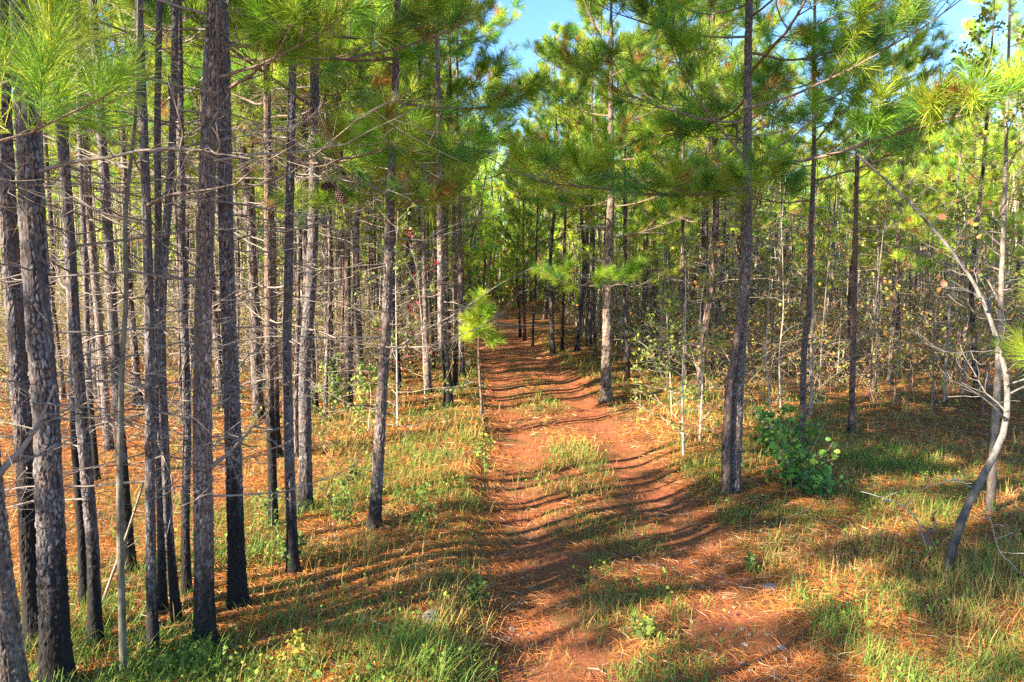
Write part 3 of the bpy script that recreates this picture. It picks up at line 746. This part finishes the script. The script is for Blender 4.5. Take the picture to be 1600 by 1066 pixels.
# far pines at the bend of the path, placed where the photograph shows them
for (bx, by, k, sc, lab) in (
    (863, 556, 0, .95, 'scorched pine at the far bend, nearest of the dark trunks right of the path'),
    (832, 541, 5, .9, 'thin grey pine at the far bend, close to the right path edge'),
    (902, 548, 4, .85, 'stout pine farthest right in the dark group at the bend'),
    (878, 550, 2, .9, 'brown scorched pine between the nearest dark trunk and the stout one at the bend'),
    (820, 533, 3, .8, 'pale pine standing where the path disappears'),
    (813, 527, 2, .85, 'leftmost dark pine where the path disappears'),
    (516, 601, 3, .95, 'pale pine beside the leafy green bush beyond the sunny grass'),
    (563, 604, 1, .9, 'pale pine behind the lone leaning pine, nearest on its left'),
    (548, 576, 0, .9, 'scorched pine farther back between two pale pines, left of the lone pine'),
    (533, 606, 9, .9, 'slender brown pine next to the leafy green bush'),
    (463, 716, 8, 1.0, 'slenderest pale pine between the straight pines by the seedling'),
    (981, 596, 5, .8, 'thin grey pine just right of the sunlit pine at the path edge')):
    p_ = hit(bx, by); placed.append(p_[:2])
    fill_pine(p_[0], p_[1], k, sc, lab, 'pines at the far bend' if bx > 780 else 'slim pines left of the path')
nleft = nright = 0
cand = []
for gy_ in np.arange(10.5, 60, 1.32):
    for gx_ in np.arange(-44, 44, 1.32):
        cand.append((gx_ + rf.uniform(-.6, .6), gy_ + rf.uniform(-.6, .6)))
for x, y in sorted(cand, key=lambda c: c[1]):
    if abs(x) > y * 0.80 + 1.0: continue
    d = float(path_d(x, y))
    if y > 25 and abs(d) < 7 and rf.random() < .45: continue
    if abs(d) < 1.9 + (0.6 if y < 20 else 0) or not free(x, y, 0.62): continue
    if d < 0:
        if y < 11.5: continue
        if x < -6.5 and y > 13 and rf.random() < 0.25: continue
        if x < -10.5 and rf.random() < 0.58 + 0.015 * (-9.5 - x): continue
        if rf.random() < 0.02 + 0.60 * smooth(26, 48, y) or nleft > 148: continue
        k = int(rf.choice([0, 1, 2, 3, 4, 5, 6, 7, 7, 8, 8, 9, 9] if x > -5.5 else [7, 8, 9, 7, 8, 9, 7, 1, 3, 0])); fill_pine(x, y, k, rf.uniform(0.85, 1.12), TONES[k] + ' pine in the crowded stand ' + ('at the far left' if x / y < -.45 else 'in the middle of the left half' if x / y < -.22 else 'near the left path edge') + (', nearer rows' if y < 20 else ', well back'), 'pines of the left stand'); nleft += 1
    else:
        if y < 14: continue
        if rf.random() < 0.58 + 0.22 * smooth(18, 40, y) or nright > 95: continue
        k = int(rf.choice([5, 6, 5, 6, 1, 3, 7, 8, 9, 7, 8, 9])); fill_pine(x, y, k, rf.uniform(0.98, 1.15) if x / y < .30 else rf.uniform(.62, .82) if .46 < x / y < .62 else rf.uniform(0.75, 0.98), TONES[k] + ' young pine above the thicket ' + ('beside the path' if x / y < .25 else 'in the middle of the right half' if x / y < .5 else 'toward the right edge') + (', nearer rows' if y < 24 else ', well back'), 'pines above the right thicket'); nright += 1
    placed.append(np.array([x, y]))
# pines outside the picture on the sunny side, whose shade falls on the foreground
for x, y, k, sc, lab in ((-2.3, 24.5, 4, 1.08, 'tall stout pine at the left path edge whose crown reaches over the far trail'), (2.9, 26.0, 1, 1.1, 'tall pale pine right of the path, crown closing the gap over the trail'),
                     (3.6, 33.0, 3, 1.2, 'tall pale pine farther back behind the sunlit pine at the path edge'), (1.9, 40.0, 4, 1.25, 'tallest stout pine closing the view at the end of the path')):
    fill_pine(x, y, k, sc, lab, 'pines at the far bend')
for x, y, sc in ((-7.2, 1.8, .95), (-9.5, -1.5, 1.0), (-10.8, -5.0, 1.0)):
    fill_pine(x, y, int(rf.integers(0, 7)), sc, 'pine standing to the left of the viewer, beyond the photo edge', 'pines outside the view')

# ------------------------------------------------------------------ hardwood saplings of the thicket
LEAFC = np.array([[0.16, 0.24, 0.05], [0.28, 0.33, 0.06], [0.42, 0.36, 0.06], [0.36, 0.17, 0.05], [0.22, 0.11, 0.06], [0.10, 0.17, 0.05]])
def sapling(Ht, r0, nbr, rng, leafn, lsize, cols, bark, lean=0.04, zb=0.9, branch_len=0.19, wob=0.10, curve=None, dark_foot=False):
    W = MB(); Lf = MB(); k = 16
    zz = np.linspace(-0.08, Ht, k); la = rng.random() * 6.28; s0 = rng.random() * 90
    if curve is None:
        x = lean * Ht * (np.maximum(zz, 0) / Ht) ** 1.5 * math.cos(la) + wob * (vnoise(zz * .9, s0) - .5) * smooth(0, .6, zz); y = lean * Ht * (np.maximum(zz, 0) / Ht) ** 1.5 * math.sin(la) + wob * (vnoise(zz * .9, s0 + 30) - .5) * smooth(0, .6, zz)
        P = np.stack([x, y, zz], -1)
    else:
        c_ = np.asarray(curve); d_ = np.concatenate([[0], np.cumsum(np.linalg.norm(np.diff(c_, axis=0), axis=1))]); tt = np.linspace(0, d_[-1], 26)
        P = np.stack([np.interp(tt, d_, c_[:, i]) for i in range(3)], -1); k = 26
        P[1:-1] = (P[:-2] + 2 * P[1:-1] + P[2:]) / 4
    wc = np.array(bark)
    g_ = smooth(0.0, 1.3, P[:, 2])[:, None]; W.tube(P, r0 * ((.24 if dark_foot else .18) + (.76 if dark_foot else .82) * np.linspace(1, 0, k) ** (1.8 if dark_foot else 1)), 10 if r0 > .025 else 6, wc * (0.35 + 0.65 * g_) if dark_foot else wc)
    tips = []
    for i in range(nbr):
        f = zb / Ht + (1 - zb / Ht) * (i + rng.random()) / nbr; fi = f * (k - 1); ii = min(int(fi), k - 2)
        pp = P[ii] + (P[ii + 1] - P[ii]) * (fi - ii)
        a = rng.random() * 6.28; e = rng.uniform(.15, .9); l = branch_len * Ht * (1.15 - 0.75 * f) * rng.uniform(.6, 1.3)
        b_ = curve_branch(pp, a, e, e + rng.uniform(-.5, .4), l, 6, rng, 0.22)
        rr = max(0.003, r0 * 0.32 * (1.1 - f)); W.tube(b_, rr * np.linspace(1, .3, 7), 4, wc)
        for _ in range(4):
            j_ = rng.integers(2, 6)
            s_ = curve_branch(b_[j_], a + rng.normal() * .9, e + rng.normal() * .5, e + rng.normal() * .5, l * rng.uniform(.2, .5), 4, rng, 0.3)
            W.tube(s_, max(0.002, rr * .4), 3, wc); tips.append(s_[1:]) ; tips.append(s_[2:])
        tips.append(b_[3:])
    T = np.concatenate(tips)
    if leafn:
        idx = rng.integers(0, len(T), leafn); pos = T[idx] + rng.normal(size=(leafn, 3)) * 0.03
        cc = np.asarray(cols)[rng.integers(0, len(cols), leafn)] * (0.75 + .5 * rng.random((leafn, 1)))
        leaves(Lf, pos, lsize, cc, rng, up=0.6)
    return W, Lf
rs = np.random.default_rng(9)
SAPS = []
BK = [(0.27, 0.22, 0.18), (0.17, 0.14, 0.12), (0.34, 0.29, 0.24), (0.13, 0.10, 0.085), (0.22, 0.17, 0.13), (0.30, 0.26, 0.22), (0.16, 0.12, .09), (.28, .24, .20)]
for k in range(8):
    Ht = [6.5, 5.2, 7.0, 4.2, 6.0, 5.0, 3.4, 6.8][k]
    W, Lf = sapling(Ht, [.030, .022, .034, .020, .026, .022, .016, .030][k], [22, 14, 20, 22, 9, 12, 22, 10][k], rs, [240, 110, 260, 240, 40, 130, 260, 60][k], 0.07, LEAFC[[[0, 1, 2], [1, 2, 3], [0, 5, 1], [3, 4, 2], [3, 4, 4], [0, 1, 5], [0, 2, 3], [1, 4, 0]][k]], BK[k])
    SAPS.append((W.mesh('stem', [M_smooth], True), Lf.mesh('leaves', [M_leaf])))
nsap = 0
SLAB = ['tall pale stem with yellow green leaves', 'brown sapling with yellow and rust leaves', 'tallest pale stem with green leaves', 'low dark stem with rust leaves', 'brown sapling with few rusty leaves', 'pale sapling with green leaves', 'short dark sapling with yellow leaves', 'pale stem with mixed brown leaves']
def put_sap(x, y, k, sc, label, group, name='hardwood_sapling'):
    t = empty(name, (x, y, float(H(x, y))), rs.random() * 6.28, sc); prop(t, label, 'sapling', group)
    link('stem', SAPS[k][0], t); link('leaves', SAPS[k][1], t)
sp_ = []
for gy_ in np.arange(9.5, 40, 1.25):
    for gx_ in np.arange(-30, 30, 1.25):
        sp_.append((gx_ + rs.uniform(-.6, .6), gy_ + rs.uniform(-.6, .6)))
for x, y in sorted(sp_, key=lambda c: c[1]):
    if abs(x) > y * 0.79 + .5: continue
    d = float(path_d(x, y))
    if d > 0:
        edge = 3.2 + 0.9 * max(0, (14 - y)) * .5
        if d < edge or not free(x, y, .5): continue
        if y < 11 and x < 6.3: continue
        if rs.random() < 0.10 + 0.50 * smooth(17, 34, y): continue
        if nsap >= 240: continue
        k = int(rs.integers(0, 8)); put_sap(x, y, k, rs.uniform(.6, 1.1), SLAB[k] + (' in the thicket beside the path' if x / y < .3 else ' in the middle of the right thicket' if x / y < .52 else ' in the thicket toward the right edge') + (', nearer rows' if y < 18 else ', back rows'), 'saplings of the right thicket'); nsap += 1
    else:
        if y < 14 or d > -4.0 or not free(x, y, .5): continue
        if rs.random() < (0.70 if x > -12 else 0.55): continue
        k = int(rs.choice([0, 2, 5, 1, 6, 0])); put_sap(x, y, k, rs.uniform(.6, 1.0), SLAB[k] + (' among the pines at the far left' if x / y < -.4 else ' among the pines nearer the path, left side'), 'saplings of the left stand')

# ------------------------------------------------------------------ undergrowth (twigs, brambles and small leaves nobody could count)
def undergrowth(name, label, n, region, rng, hmax, cols, leafp, rad=0.004):
    W = MB(); x, y = region(n, rng); T = []
    for i in range(len(x)):
        h = hmax * rng.uniform(.35, 1.0); z = float(H(x[i], y[i]))
        b_ = curve_branch((x[i], y[i], z - .03), rng.random() * 6.28, rng.uniform(.7, 1.5), rng.uniform(-.6, 1.2), h, 7, rng, 0.28)
        r_ = rad * max(1, y[i] / 12)
        W.tube(b_, r_ * np.linspace(1, .4, 8), 3, np.array([0.42, 0.33, 0.25]) * rng.uniform(.5, 1.3))
        for _ in range(3):
            s_ = curve_branch(b_[rng.integers(2, 7)], rng.random() * 6.28, rng.uniform(-.3, 1), rng.uniform(-.5, 1), h * .35, 4, rng, .3)
            W.tube(s_, r_ * .5, 3, np.array([0.32, 0.24, 0.18]) * rng.uniform(.5, 1.3)); T.append(s_)
        T.append(b_[3:])
    T = np.concatenate(T); m = int(len(T) * leafp); idx = rng.integers(0, len(T), m)
    cc = np.asarray(cols)[rng.integers(0, len(cols), m)] * (.7 + .6 * rng.random((m, 1)))
    P_ = T[idx] + rng.normal(size=(m, 3)) * .025
    leaves(W, P_, 0.042 * np.maximum(1, P_[:, 1] / 13), cc, rng, mat=1, up=.5)
    prop(link(name, W.mesh(name, [M_twig, M_leaf])), label, 'undergrowth', kind='stuff')
def reg_r(n, rng):
    y = 10 + 34 * rng.random(n) ** 1.1; d = 3.6 + (y * .80 - 2) * rng.random(n); x = path_x(y) + d
    k = (x < y * .82) & (y > 13.5); return x[k], y[k]
def reg_ln(n, rng):
    y = 9 + 10 * rng.random(n); x = path_x(y) - 3.2 - (y * .7) * rng.random(n); k = (x > -y * .8) & (fbm(x * .6, y * .6, 91) > .45); return x[k], y[k]
def reg_l(n, rng):
    y = 18.5 + 26 * rng.random(n) ** 1.25; x = path_x(y) - 3.2 - (y * .80) * rng.random(n); k = x > -y * .82; return x[k], y[k]
undergrowth('thicket_undergrowth', 'tangle of thin twigs and small brown and green leaves filling the right thicket', 1700, reg_r, rs, 3.0, np.array([[.40, .17, .05], [.28, .12, .06], [.30, .36, .06], [.48, .38, .06], [.22, .34, .05], [.40, .26, .10]]), 1.3)
undergrowth('stand_undergrowth', 'thin twigs and yellow leaves between the pines of the left stand', 3600, reg_l, rs, 3.3, np.array([[0.36, 0.36, 0.07], [0.50, 0.40, 0.06], [0.42, 0.24, 0.08], [0.22, 0.30, 0.05], [0.55, .45, .2]]), 0.9)

undergrowth('low_undergrowth', 'low sprouts and thin twigs on the needle covered floor between the left pines', 520, reg_ln, rs, .9, np.array([[.20, .32, .05], [.36, .38, .07], [.45, .36, .09]]), 0.8, rad=.003)
# ------------------------------------------------------------------ distant wood closing the view
fw = MB(); rr = np.random.default_rng(4)
for i in range(860):
    a = rr.uniform(-0.86, 0.86) if i < 760 else rr.uniform(-.12, .14); y = 36 + 56 * rr.random() ** 1.2 if i < 760 else rr.uniform(54, 74); x = y * a
    if abs(path_d(x, y)) < 3 and y < 44: continue
    z = float(H(x, y)); h = rr.uniform(9, 13) * (0.8 if a > 0.2 else 1.0); r_ = rr.uniform(.08, .14)
    kz = np.linspace(0, h, 5); fw.tube(np.stack([x + .3 * np.sin(kz + i), y + 0 * kz, z + kz], -1), r_ * np.linspace(1, .2, 5), 5, np.array([0.33, 0.27, 0.23]) * rr.uniform(.6, 1.2), mat=0)
    nb = 46; f = rr.random(nb) ** .9; O = np.stack([x + rr.normal(size=nb) * 1.0 * (1.15 - f), y + rr.normal(size=nb) * 1.0 * (1.15 - f), z + h * (.10 + .90 * f)], -1)
    needles(fw, O, rr.normal(size=(nb, 3)) * .6 + np.array([0, 0, 1]), .5, 26, .42, .045, tuft_cols(nb, rr, .05) * 1.15, rr, 1, mat=1)
for i in range(1500):
    y = rr.uniform(27, 58); x = y * rr.uniform(-.82, .82)
    if abs(path_d(x, y)) < 3.5: continue
    z = float(H(x, y)) - .1; h = rr.uniform(5, 9); kz = np.linspace(0, h, 5)
    fw.tube(np.stack([x + .12 * np.sin(kz * .8 + i), y + .1 * np.cos(kz + i), z + kz], -1), rr.uniform(.025, .06) * np.linspace(1, .3, 5), 4, np.array([0.46, 0.38, 0.31]) * rr.uniform(.5, 1.2), mat=0)
nlow = 40000; y = rr.uniform(46, 90, nlow); x = y * rr.uniform(-.85, .85, nlow); z = H(x, y) + 5.0 * rr.random(nlow) ** 1.2
leaves(fw, np.stack([x, y, z], -1), 0.32, LEAFC[rr.integers(0, 5, nlow)], rr, mat=1)
prop(link('distant_forest', fw.mesh('distant_forest', [M_barkfar, M_needle])), 'far off pine wood closing the view behind both stands', 'forest', kind='stuff')

# ------------------------------------------------------------------ single trees and plants one can tell apart
def px_curve(pix, yds):
    return [at_depth(p_[0], p_[1], yd) for p_, yd in zip(pix, yds)]
def single_sap(name, label, cat, pix, yds, r0, nbr, seed, leafn=0, lsize=.06, cols=LEAFC[:3], bark=(0.30, 0.30, 0.29), zb=1.2, bl=.3, group=None, mat=None, on_ground=True):
    c_ = np.array(px_curve(pix, yds)); B = c_[0].copy(); g = float(H(B[0], B[1]))
    if on_ground: c_[0, 2] = g - 0.06; B[2] = g
    Ht = np.linalg.norm(np.diff(c_, axis=0), axis=1).sum()
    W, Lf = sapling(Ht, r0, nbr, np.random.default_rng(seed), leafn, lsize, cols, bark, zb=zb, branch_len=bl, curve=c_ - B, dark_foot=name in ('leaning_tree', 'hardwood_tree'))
    t = empty(name, B); prop(t, label, cat, group)
    link('stem', W.mesh('stem', [mat or M_smooth], True), t)
    if leafn: link('leaves', Lf.mesh('leaves', [M_leaf]), t)
    return t
def gy_of(px, py): return float(hit(px, py)[1])
yl = gy_of(1476, 897)
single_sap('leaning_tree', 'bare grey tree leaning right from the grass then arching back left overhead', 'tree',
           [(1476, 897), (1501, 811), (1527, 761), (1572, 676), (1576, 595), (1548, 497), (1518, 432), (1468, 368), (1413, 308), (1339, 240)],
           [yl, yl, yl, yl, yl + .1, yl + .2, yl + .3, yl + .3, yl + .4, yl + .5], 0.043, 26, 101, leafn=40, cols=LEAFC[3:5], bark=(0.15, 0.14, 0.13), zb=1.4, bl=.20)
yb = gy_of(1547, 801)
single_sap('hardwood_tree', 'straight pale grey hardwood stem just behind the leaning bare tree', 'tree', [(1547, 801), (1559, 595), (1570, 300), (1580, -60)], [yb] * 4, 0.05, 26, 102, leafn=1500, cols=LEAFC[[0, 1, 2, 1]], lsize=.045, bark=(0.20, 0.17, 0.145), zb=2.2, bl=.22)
yj = gy_of(193, 1064)
single_sap('smooth_sapling', 'smooth olive grey sapling forking in front of the scorched pines at left', 'sapling', [(193, 1064), (186, 781), (191, 530), (199, 480), (194, 338), (214, 174), (216, 0), (216, -120)], [yj] * 8, 0.024, 9, 103, leafn=0, bark=(0.13, 0.12, 0.09), zb=2.4, bl=.3)
single_sap('smooth_sapling', 'thin bare pole leaning across in front of the dark left pines', 'sapling', [(150, 1000), (200, 830), (245, 690), (292, 560), (310, 480)], [5.0, 5.1, 5.2, 5.3, 5.4], 0.012, 8, 104, bark=(0.22, 0.19, 0.15), zb=.5, bl=.2)
# leafy understorey at particular spots
for (pixs, lab, seed, nleaf, cols, r_, nb_, ls) in (
    ([(621, 668), (620, 560), (618, 420), (622, 330)], 'sapling with bright green leaves low down behind the lone leaning pine', 110, 420, LEAFC[[0, 1]] * 1.2, .018, 22, .06),
    ([(573, 690), (580, 620), (574, 570)], 'low bright green seedling bush beside the lone leaning pine', 111, 420, LEAFC[[0, 1]] * 1.2, .010, 16, .06),
    ([(665, 640), (660, 520), (652, 420), (640, 380)], 'sapling with scattered crimson leaves among the pale trunks left of the path', 112, 140, np.array([[0.50, 0.02, 0.03], [0.62, 0.03, 0.06]]), .014, 18, .055),
    ([(520, 655), (517, 600), (520, 560)], 'leafy green bush at the foot of the pines beyond the sunny grass', 113, 500, LEAFC[[0, 5, 1]], .010, 16, .07),
    ([(1068, 712), (1066, 600), (1072, 480), (1070, 400)], 'pale thin stem with yellow green leaves left of the split foot pine', 114, 520, LEAFC[[1, 0, 2]], .022, 20, .055),
    ([(1093, 690), (1098, 600), (1094, 480), (1110, 380)], 'second pale stem with yellowing leaves close to the split foot pine', 115, 420, LEAFC[[1, 2, 3]], .020, 18, .055),
    ([(1050, 650), (1046, 560), (1040, 470)], 'low bushy sapling with lime leaves at the sunny edge of the thicket', 116, 520, LEAFC[[1, 0]], .012, 18, .06),
    ([(1210, 700), (1196, 560), (1205, 400)], 'bare reddish stem beside the green leafy bush', 117, 90, LEAFC[3:5], .016, 14, .05),
    ([(462, 890), (455, 866), (458, 838)], 'small green seedling at the scorched foot of a pine', 118, 130, LEAFC[[0, 5]] * 1.15, .006, 8, .05),
    ([(425, 850), (424, 790), (424, 765)], 'tall thin weed with small leaves beside the slender dark pine', 119, 60, LEAFC[[0, 0]] * 1.1, .004, 8, .035),
    ([(548, 822), (547, 760), (549, 735)], 'leafy green weed left of the lone pine foot', 120, 120, LEAFC[[0, 5]] * 1.1, .005, 8, .04),
    ([(668, 830), (662, 780), (668, 755)], 'feathery green weed in the grass right of the lone pine', 121, 130, LEAFC[[0, 1]] * 1.1, .004, 10, .035),
    ([(757, 745), (757, 700), (760, 680)], 'weed with yellow green leaves at the left edge of the path', 122, 120, LEAFC[[1, 0]] * 1.1, .005, 8, .045),
    ([(460, 1060), (455, 1025), (462, 1000)], 'yellow green weed in the shaded grass at the bottom of the photo', 123, 90, LEAFC[[1, 2]], .004, 7, .04),
    ([(745, 955), (742, 935), (746, 915)], 'small leafy weed at the shaded left path edge', 124, 90, LEAFC[[0, 5]], .004, 7, .045),
    ([(1006, 1005), (1004, 985), (1008, 968)], 'sprig of round green leaves in the grassy strip between the ruts', 125, 36, LEAFC[[0, 1]], .004, 5, .05),
    ([(1168, 900), (1172, 888), (1176, 870)], 'dark green low plant at the right edge of the rut', 126, 60, LEAFC[[5, 0]], .004, 6, .05)):
    y0 = gy_of(*pixs[0])
    single_sap('leafy_sapling' if seed < 118 else 'weed', lab, 'sapling' if seed < 118 else 'weed', pixs, [y0] * len(pixs), r_, nb_, seed, leafn=nleaf, lsize=ls, cols=cols, bark=(0.40, 0.35, 0.28) if seed < 118 else (0.2, 0.26, 0.08), zb=.05 + .12 * r_ / .02, bl=.33)

# tall grass stems and the right thicket's green bush
def bush(pxb, label, w_, h_, nst, nleaf, seed, cols, ls):
    rng = np.random.default_rng(seed); B = hit(*pxb); W = MB(); Lf = MB(); T = []
    for i in range(nst):
        a = rng.random() * 6.28; o_ = np.array([math.cos(a), math.sin(a), 0]) * rng.random() * .12
        b_ = curve_branch(o_ + np.array([0, 0, -.04]), a, rng.uniform(1.1, 1.5), rng.uniform(.8, 1.4), h_ * rng.uniform(.6, 1.05), 7, rng, .15)
        W.tube(b_, .009 * np.linspace(1, .3, 8), 5, (0.25, 0.19, 0.14))
        for _ in range(6):
            s_ = curve_branch(b_[rng.integers(1, 7)], rng.random() * 6.28, rng.uniform(-.1, .7), rng.uniform(-.2, .6), w_ * rng.uniform(.25, .55), 4, rng, .2)
            W.tube(s_, .003, 3, (0.22, 0.2, 0.12)); T.append(s_[1:])
        T.append(b_[2:])
    T = np.concatenate(T); idx = rng.integers(0, len(T), nleaf)
    cc = np.asarray(cols)[rng.integers(0, len(cols), nleaf)] * (.7 + .6 * rng.random((nleaf, 1)))
    leaves(Lf, T[idx] + rng.normal(size=(nleaf, 3)) * .05, ls, cc * (1.0 + .3 * rng.random((nleaf, 1))), rng, up=.45, lobed=True)
    t = empty('leafy_bush', B); prop(t, label, 'bush'); link('stem', W.mesh('stem', [M_smooth]), t); link('leaves', Lf.mesh('leaves', [M_leaf]), t)
bush((1240, 762), 'dense dark green lobed leaf bush at the foot of a thin dark pine', 0.54, 1.1, 12, 620, 201, np.array([[0.08, 0.22, 0.04], [0.13, 0.30, 0.05], [0.06, 0.16, 0.04], [0.22, 0.38, 0.06]]), .072)
bush((1300, 775), 'small trailing green plant right of the dense dark green bush', .4, .35, 5, 130, 202, np.array([[0.07, 0.20, 0.05], [0.12, 0.26, 0.06]]), .08)

# dead fallen branches and sticks
def stick(label, pix, lift, r_, seed, name='fallen_branch', nb=3, colr=(0.34, 0.28, 0.23), cat='branch', group=None):
    rng = np.random.default_rng(seed); P_ = []
    for (a, b_), l in zip(pix, lift):
        p_ = hit(a, b_) if l == 0 else None
        if p_ is None:
            y0 = P_[0][1] if P_ else gy_of(a, b_); p_ = at_depth(a, b_, y0 + l)
        else: p_[2] += r_ * .8 + .012
        P_.append(p_)
    P_ = np.array(P_); tt = np.linspace(0, len(P_) - 1, 14)
    Q_ = np.stack([np.interp(tt, np.arange(len(P_)), P_[:, i]) for i in range(3)], -1); Q_[1:-1] += rng.normal(size=(12, 3)) * r_ * .7
    B = Q_[0].copy(); W = MB(); W.tube(Q_ - B, r_ * np.linspace(1, .35, 14), 6, colr)
    for _ in range(nb):
        i = rng.integers(3, 12); s_ = curve_branch(Q_[i] - B, rng.random() * 6.28, .25, .15, np.linalg.norm(Q_[-1] - B) * .22, 4, rng, .2); W.tube(s_, r_ * .35, 4, colr)
    o = link(name, W.mesh(name, [M_twig], True), None, B); prop(o, label, cat, group)
stick('dark broken branch stump standing in the grass left of the leaning grey tree', [(1447, 872), (1458, 830), (1462, 800)], [0, .0001, .0001], .022, 301, nb=2, colr=(0.13, 0.09, 0.075))
stick('long grey dead branch arching up over the grass towards the broken stump', [(1450, 862), (1425, 800), (1395, 782), (1345, 768)], [0, .0001, .05, .1], .008, 302, nb=4, colr=(0.30, 0.31, 0.30))
stick('thin grey branch curving over the grass in front of the leaning tree', [(1528, 770), (1490, 748), (1440, 765)], [0, -.3, -.5], .007, 303, nb=4, colr=(0.36, 0.36, 0.35))
stick('pale stick on the needles left of the shaded grass', [(480, 940), (520, 905)], [0, 0], .008, 304, nb=1)
stick('pale curved stick in the shaded grass near the bottom of the photo', [(582, 975), (610, 985), (635, 1008)], [0, 0, 0], .007, 305, nb=1, colr=(0.45, 0.42, 0.38))
stick('thin pale stick propped on the left bank of the path', [(678, 920), (700, 890), (702, 888)], [0, 0, 0], .006, 306, nb=1)
stick('thin stick leaning in the brown needles near the lone pine', [(520, 820), (524, 850), (540, 885)], [0, 0, 0], .007, 307, nb=2)
stick('pale twigs fallen across the needles at the foot of the dark pines', [(210, 1010), (250, 985), (330, 905)], [0, 0, 0], .009, 308, nb=4, colr=(0.40, 0.36, 0.32))
stick('bare twig lying at the lower right in the grass', [(1600, 905), (1560, 860), (1540, 790)], [0, -.1, -.2], .006, 309, nb=4, colr=(0.40, 0.36, 0.32))
stick('grey stick lying flat right of the path near the split foot pine', [(1190, 830), (1230, 812), (1262, 800)], [0, 0, 0], .006, 310, nb=1)

# stones
def stone(pxb, s_, label, seed, colr, group=None, name='stone'):
    rng = np.random.default_rng(seed); B = hit(*pxb); me = bpy.data.meshes.new(name)
    import bmesh
    bm = bmesh.new(); bmesh.ops.create_icosphere(bm, subdivisions=3, radius=1)
    off = rng.random(3) * 50
    for v in bm.verts:
        c_ = np.array(v.co); nn = float(fbm(c_[0] * 1.4 + off[0], c_[1] * 1.4 + c_[2] * 1.7 + off[1], seed % 9))
        v.co *= 0.65 + 0.75 * nn
        v.co.z *= .6; v.co.x *= 1.25
    la = bm.verts.layers.float_color.new('Col')
    for v in bm.verts: v[la] = (*colr, 1)
    bm.to_mesh(me); bm.free(); me.materials.append(M_rock)
    for p_ in me.polygons: p_.use_smooth = False
    o = link(name, me, None, (B[0], B[1], B[2] + s_ * .25), (0, 0, rng.random() * 6), s_); prop(o, label, 'stone', group)
stone((674, 968), .07, 'pale lichened rock half buried in the shaded grass left of the path', 401, (0.22, 0.19, 0.18))
stone((800, 985), .022, 'small pale pebble at the left side of the left rut', 402, (0.45, 0.42, 0.40))
stone((1222, 1014), .026, 'cream coloured pebble on the sunlit needles of the right rut', 403, (0.62, 0.52, 0.42))
stone((995, 877), .030, 'black clod lying on the path above the grassy strip', 404, (0.03, 0.025, 0.025))
stone((1105, 898), .026, 'dark clod in the right rut', 405, (0.06, 0.045, 0.045))
stone((906, 912), .030, 'dark brown clod between the ruts beside the dry grass', 406, (0.07, 0.04, 0.035))
stone((1202, 921), .05, 'dark grey stone at the right edge of the path', 407, (0.10, 0.09, 0.10))
rp = np.random.default_rng(12)
for i in range(46):
    left = rp.random() < .4; py = rp.uniform(840, 1060); k = (py - 438)
    cx = 890 + .34 * (py - 700); px_ = cx + (-.33 if left else .30) * k + rp.normal() * .06 * k
    stone((px_, py), rp.uniform(.007, .018), 'tiny pale pebble scattered in the ruts of the path', 500 + i, tuple(np.array([0.48, 0.38, 0.32]) * rp.uniform(.6, 1.3)), 'pebbles in the ruts', 'pebble')

# pine cones
cone = MB(); rc = np.random.default_rng(2)
for ring in range(11):
    z = -0.045 + ring * .009; rr_ = .024 * math.sin(math.pi * (ring + 1.2) / 13) + .004
    for k in range(9):
        a = k * 2 * math.pi / 9 + ring * .35; o_ = np.array([math.cos(a), math.sin(a), 0]); s_ = np.array([-math.sin(a), math.cos(a), 0])
        b0 = o_ * rr_ * .35 + [0, 0, z]; e = o_ * (rr_ + .008) + np.array([0, 0, z + .010])
        v = np.array([b0 - s_ * .004, b0 + s_ * .004, e + s_ * .007, e + o_ * .003 + [0, 0, .002], e - s_ * .007, e - [0, 0, .004]])
        cone.add(v, np.array([0.30, 0.21, 0.17]) * rc.uniform(.7, 1.2), quads=[(0, 1, 2, 4), (0, 1, 5, 5)][:1], tris=[(2, 3, 4), (4, 5, 2), (0, 4, 5), (1, 5, 2)])
cone_me = cone.mesh('pine_cone', [M_cone])
for i, (px_, py_c, yd, rot, lab) in enumerate(((512, 291, 5.7, (0, 1.4, 0.2), 'grey pine cone pointing left among the green needles'), (530, 306, 5.7, (0.3, 2.6, .5), 'brown pine cone hanging down beside the grey one'), (645, 201, 6.9, (0.2, 2.8, 1), 'pine cone hanging below a branch of the lone slender pine'))):
    c_ = at_depth(px_, py_c, yd); prop(link('pine_cone', cone_me, None, c_, rot, 1.25), lab, 'pine cone')
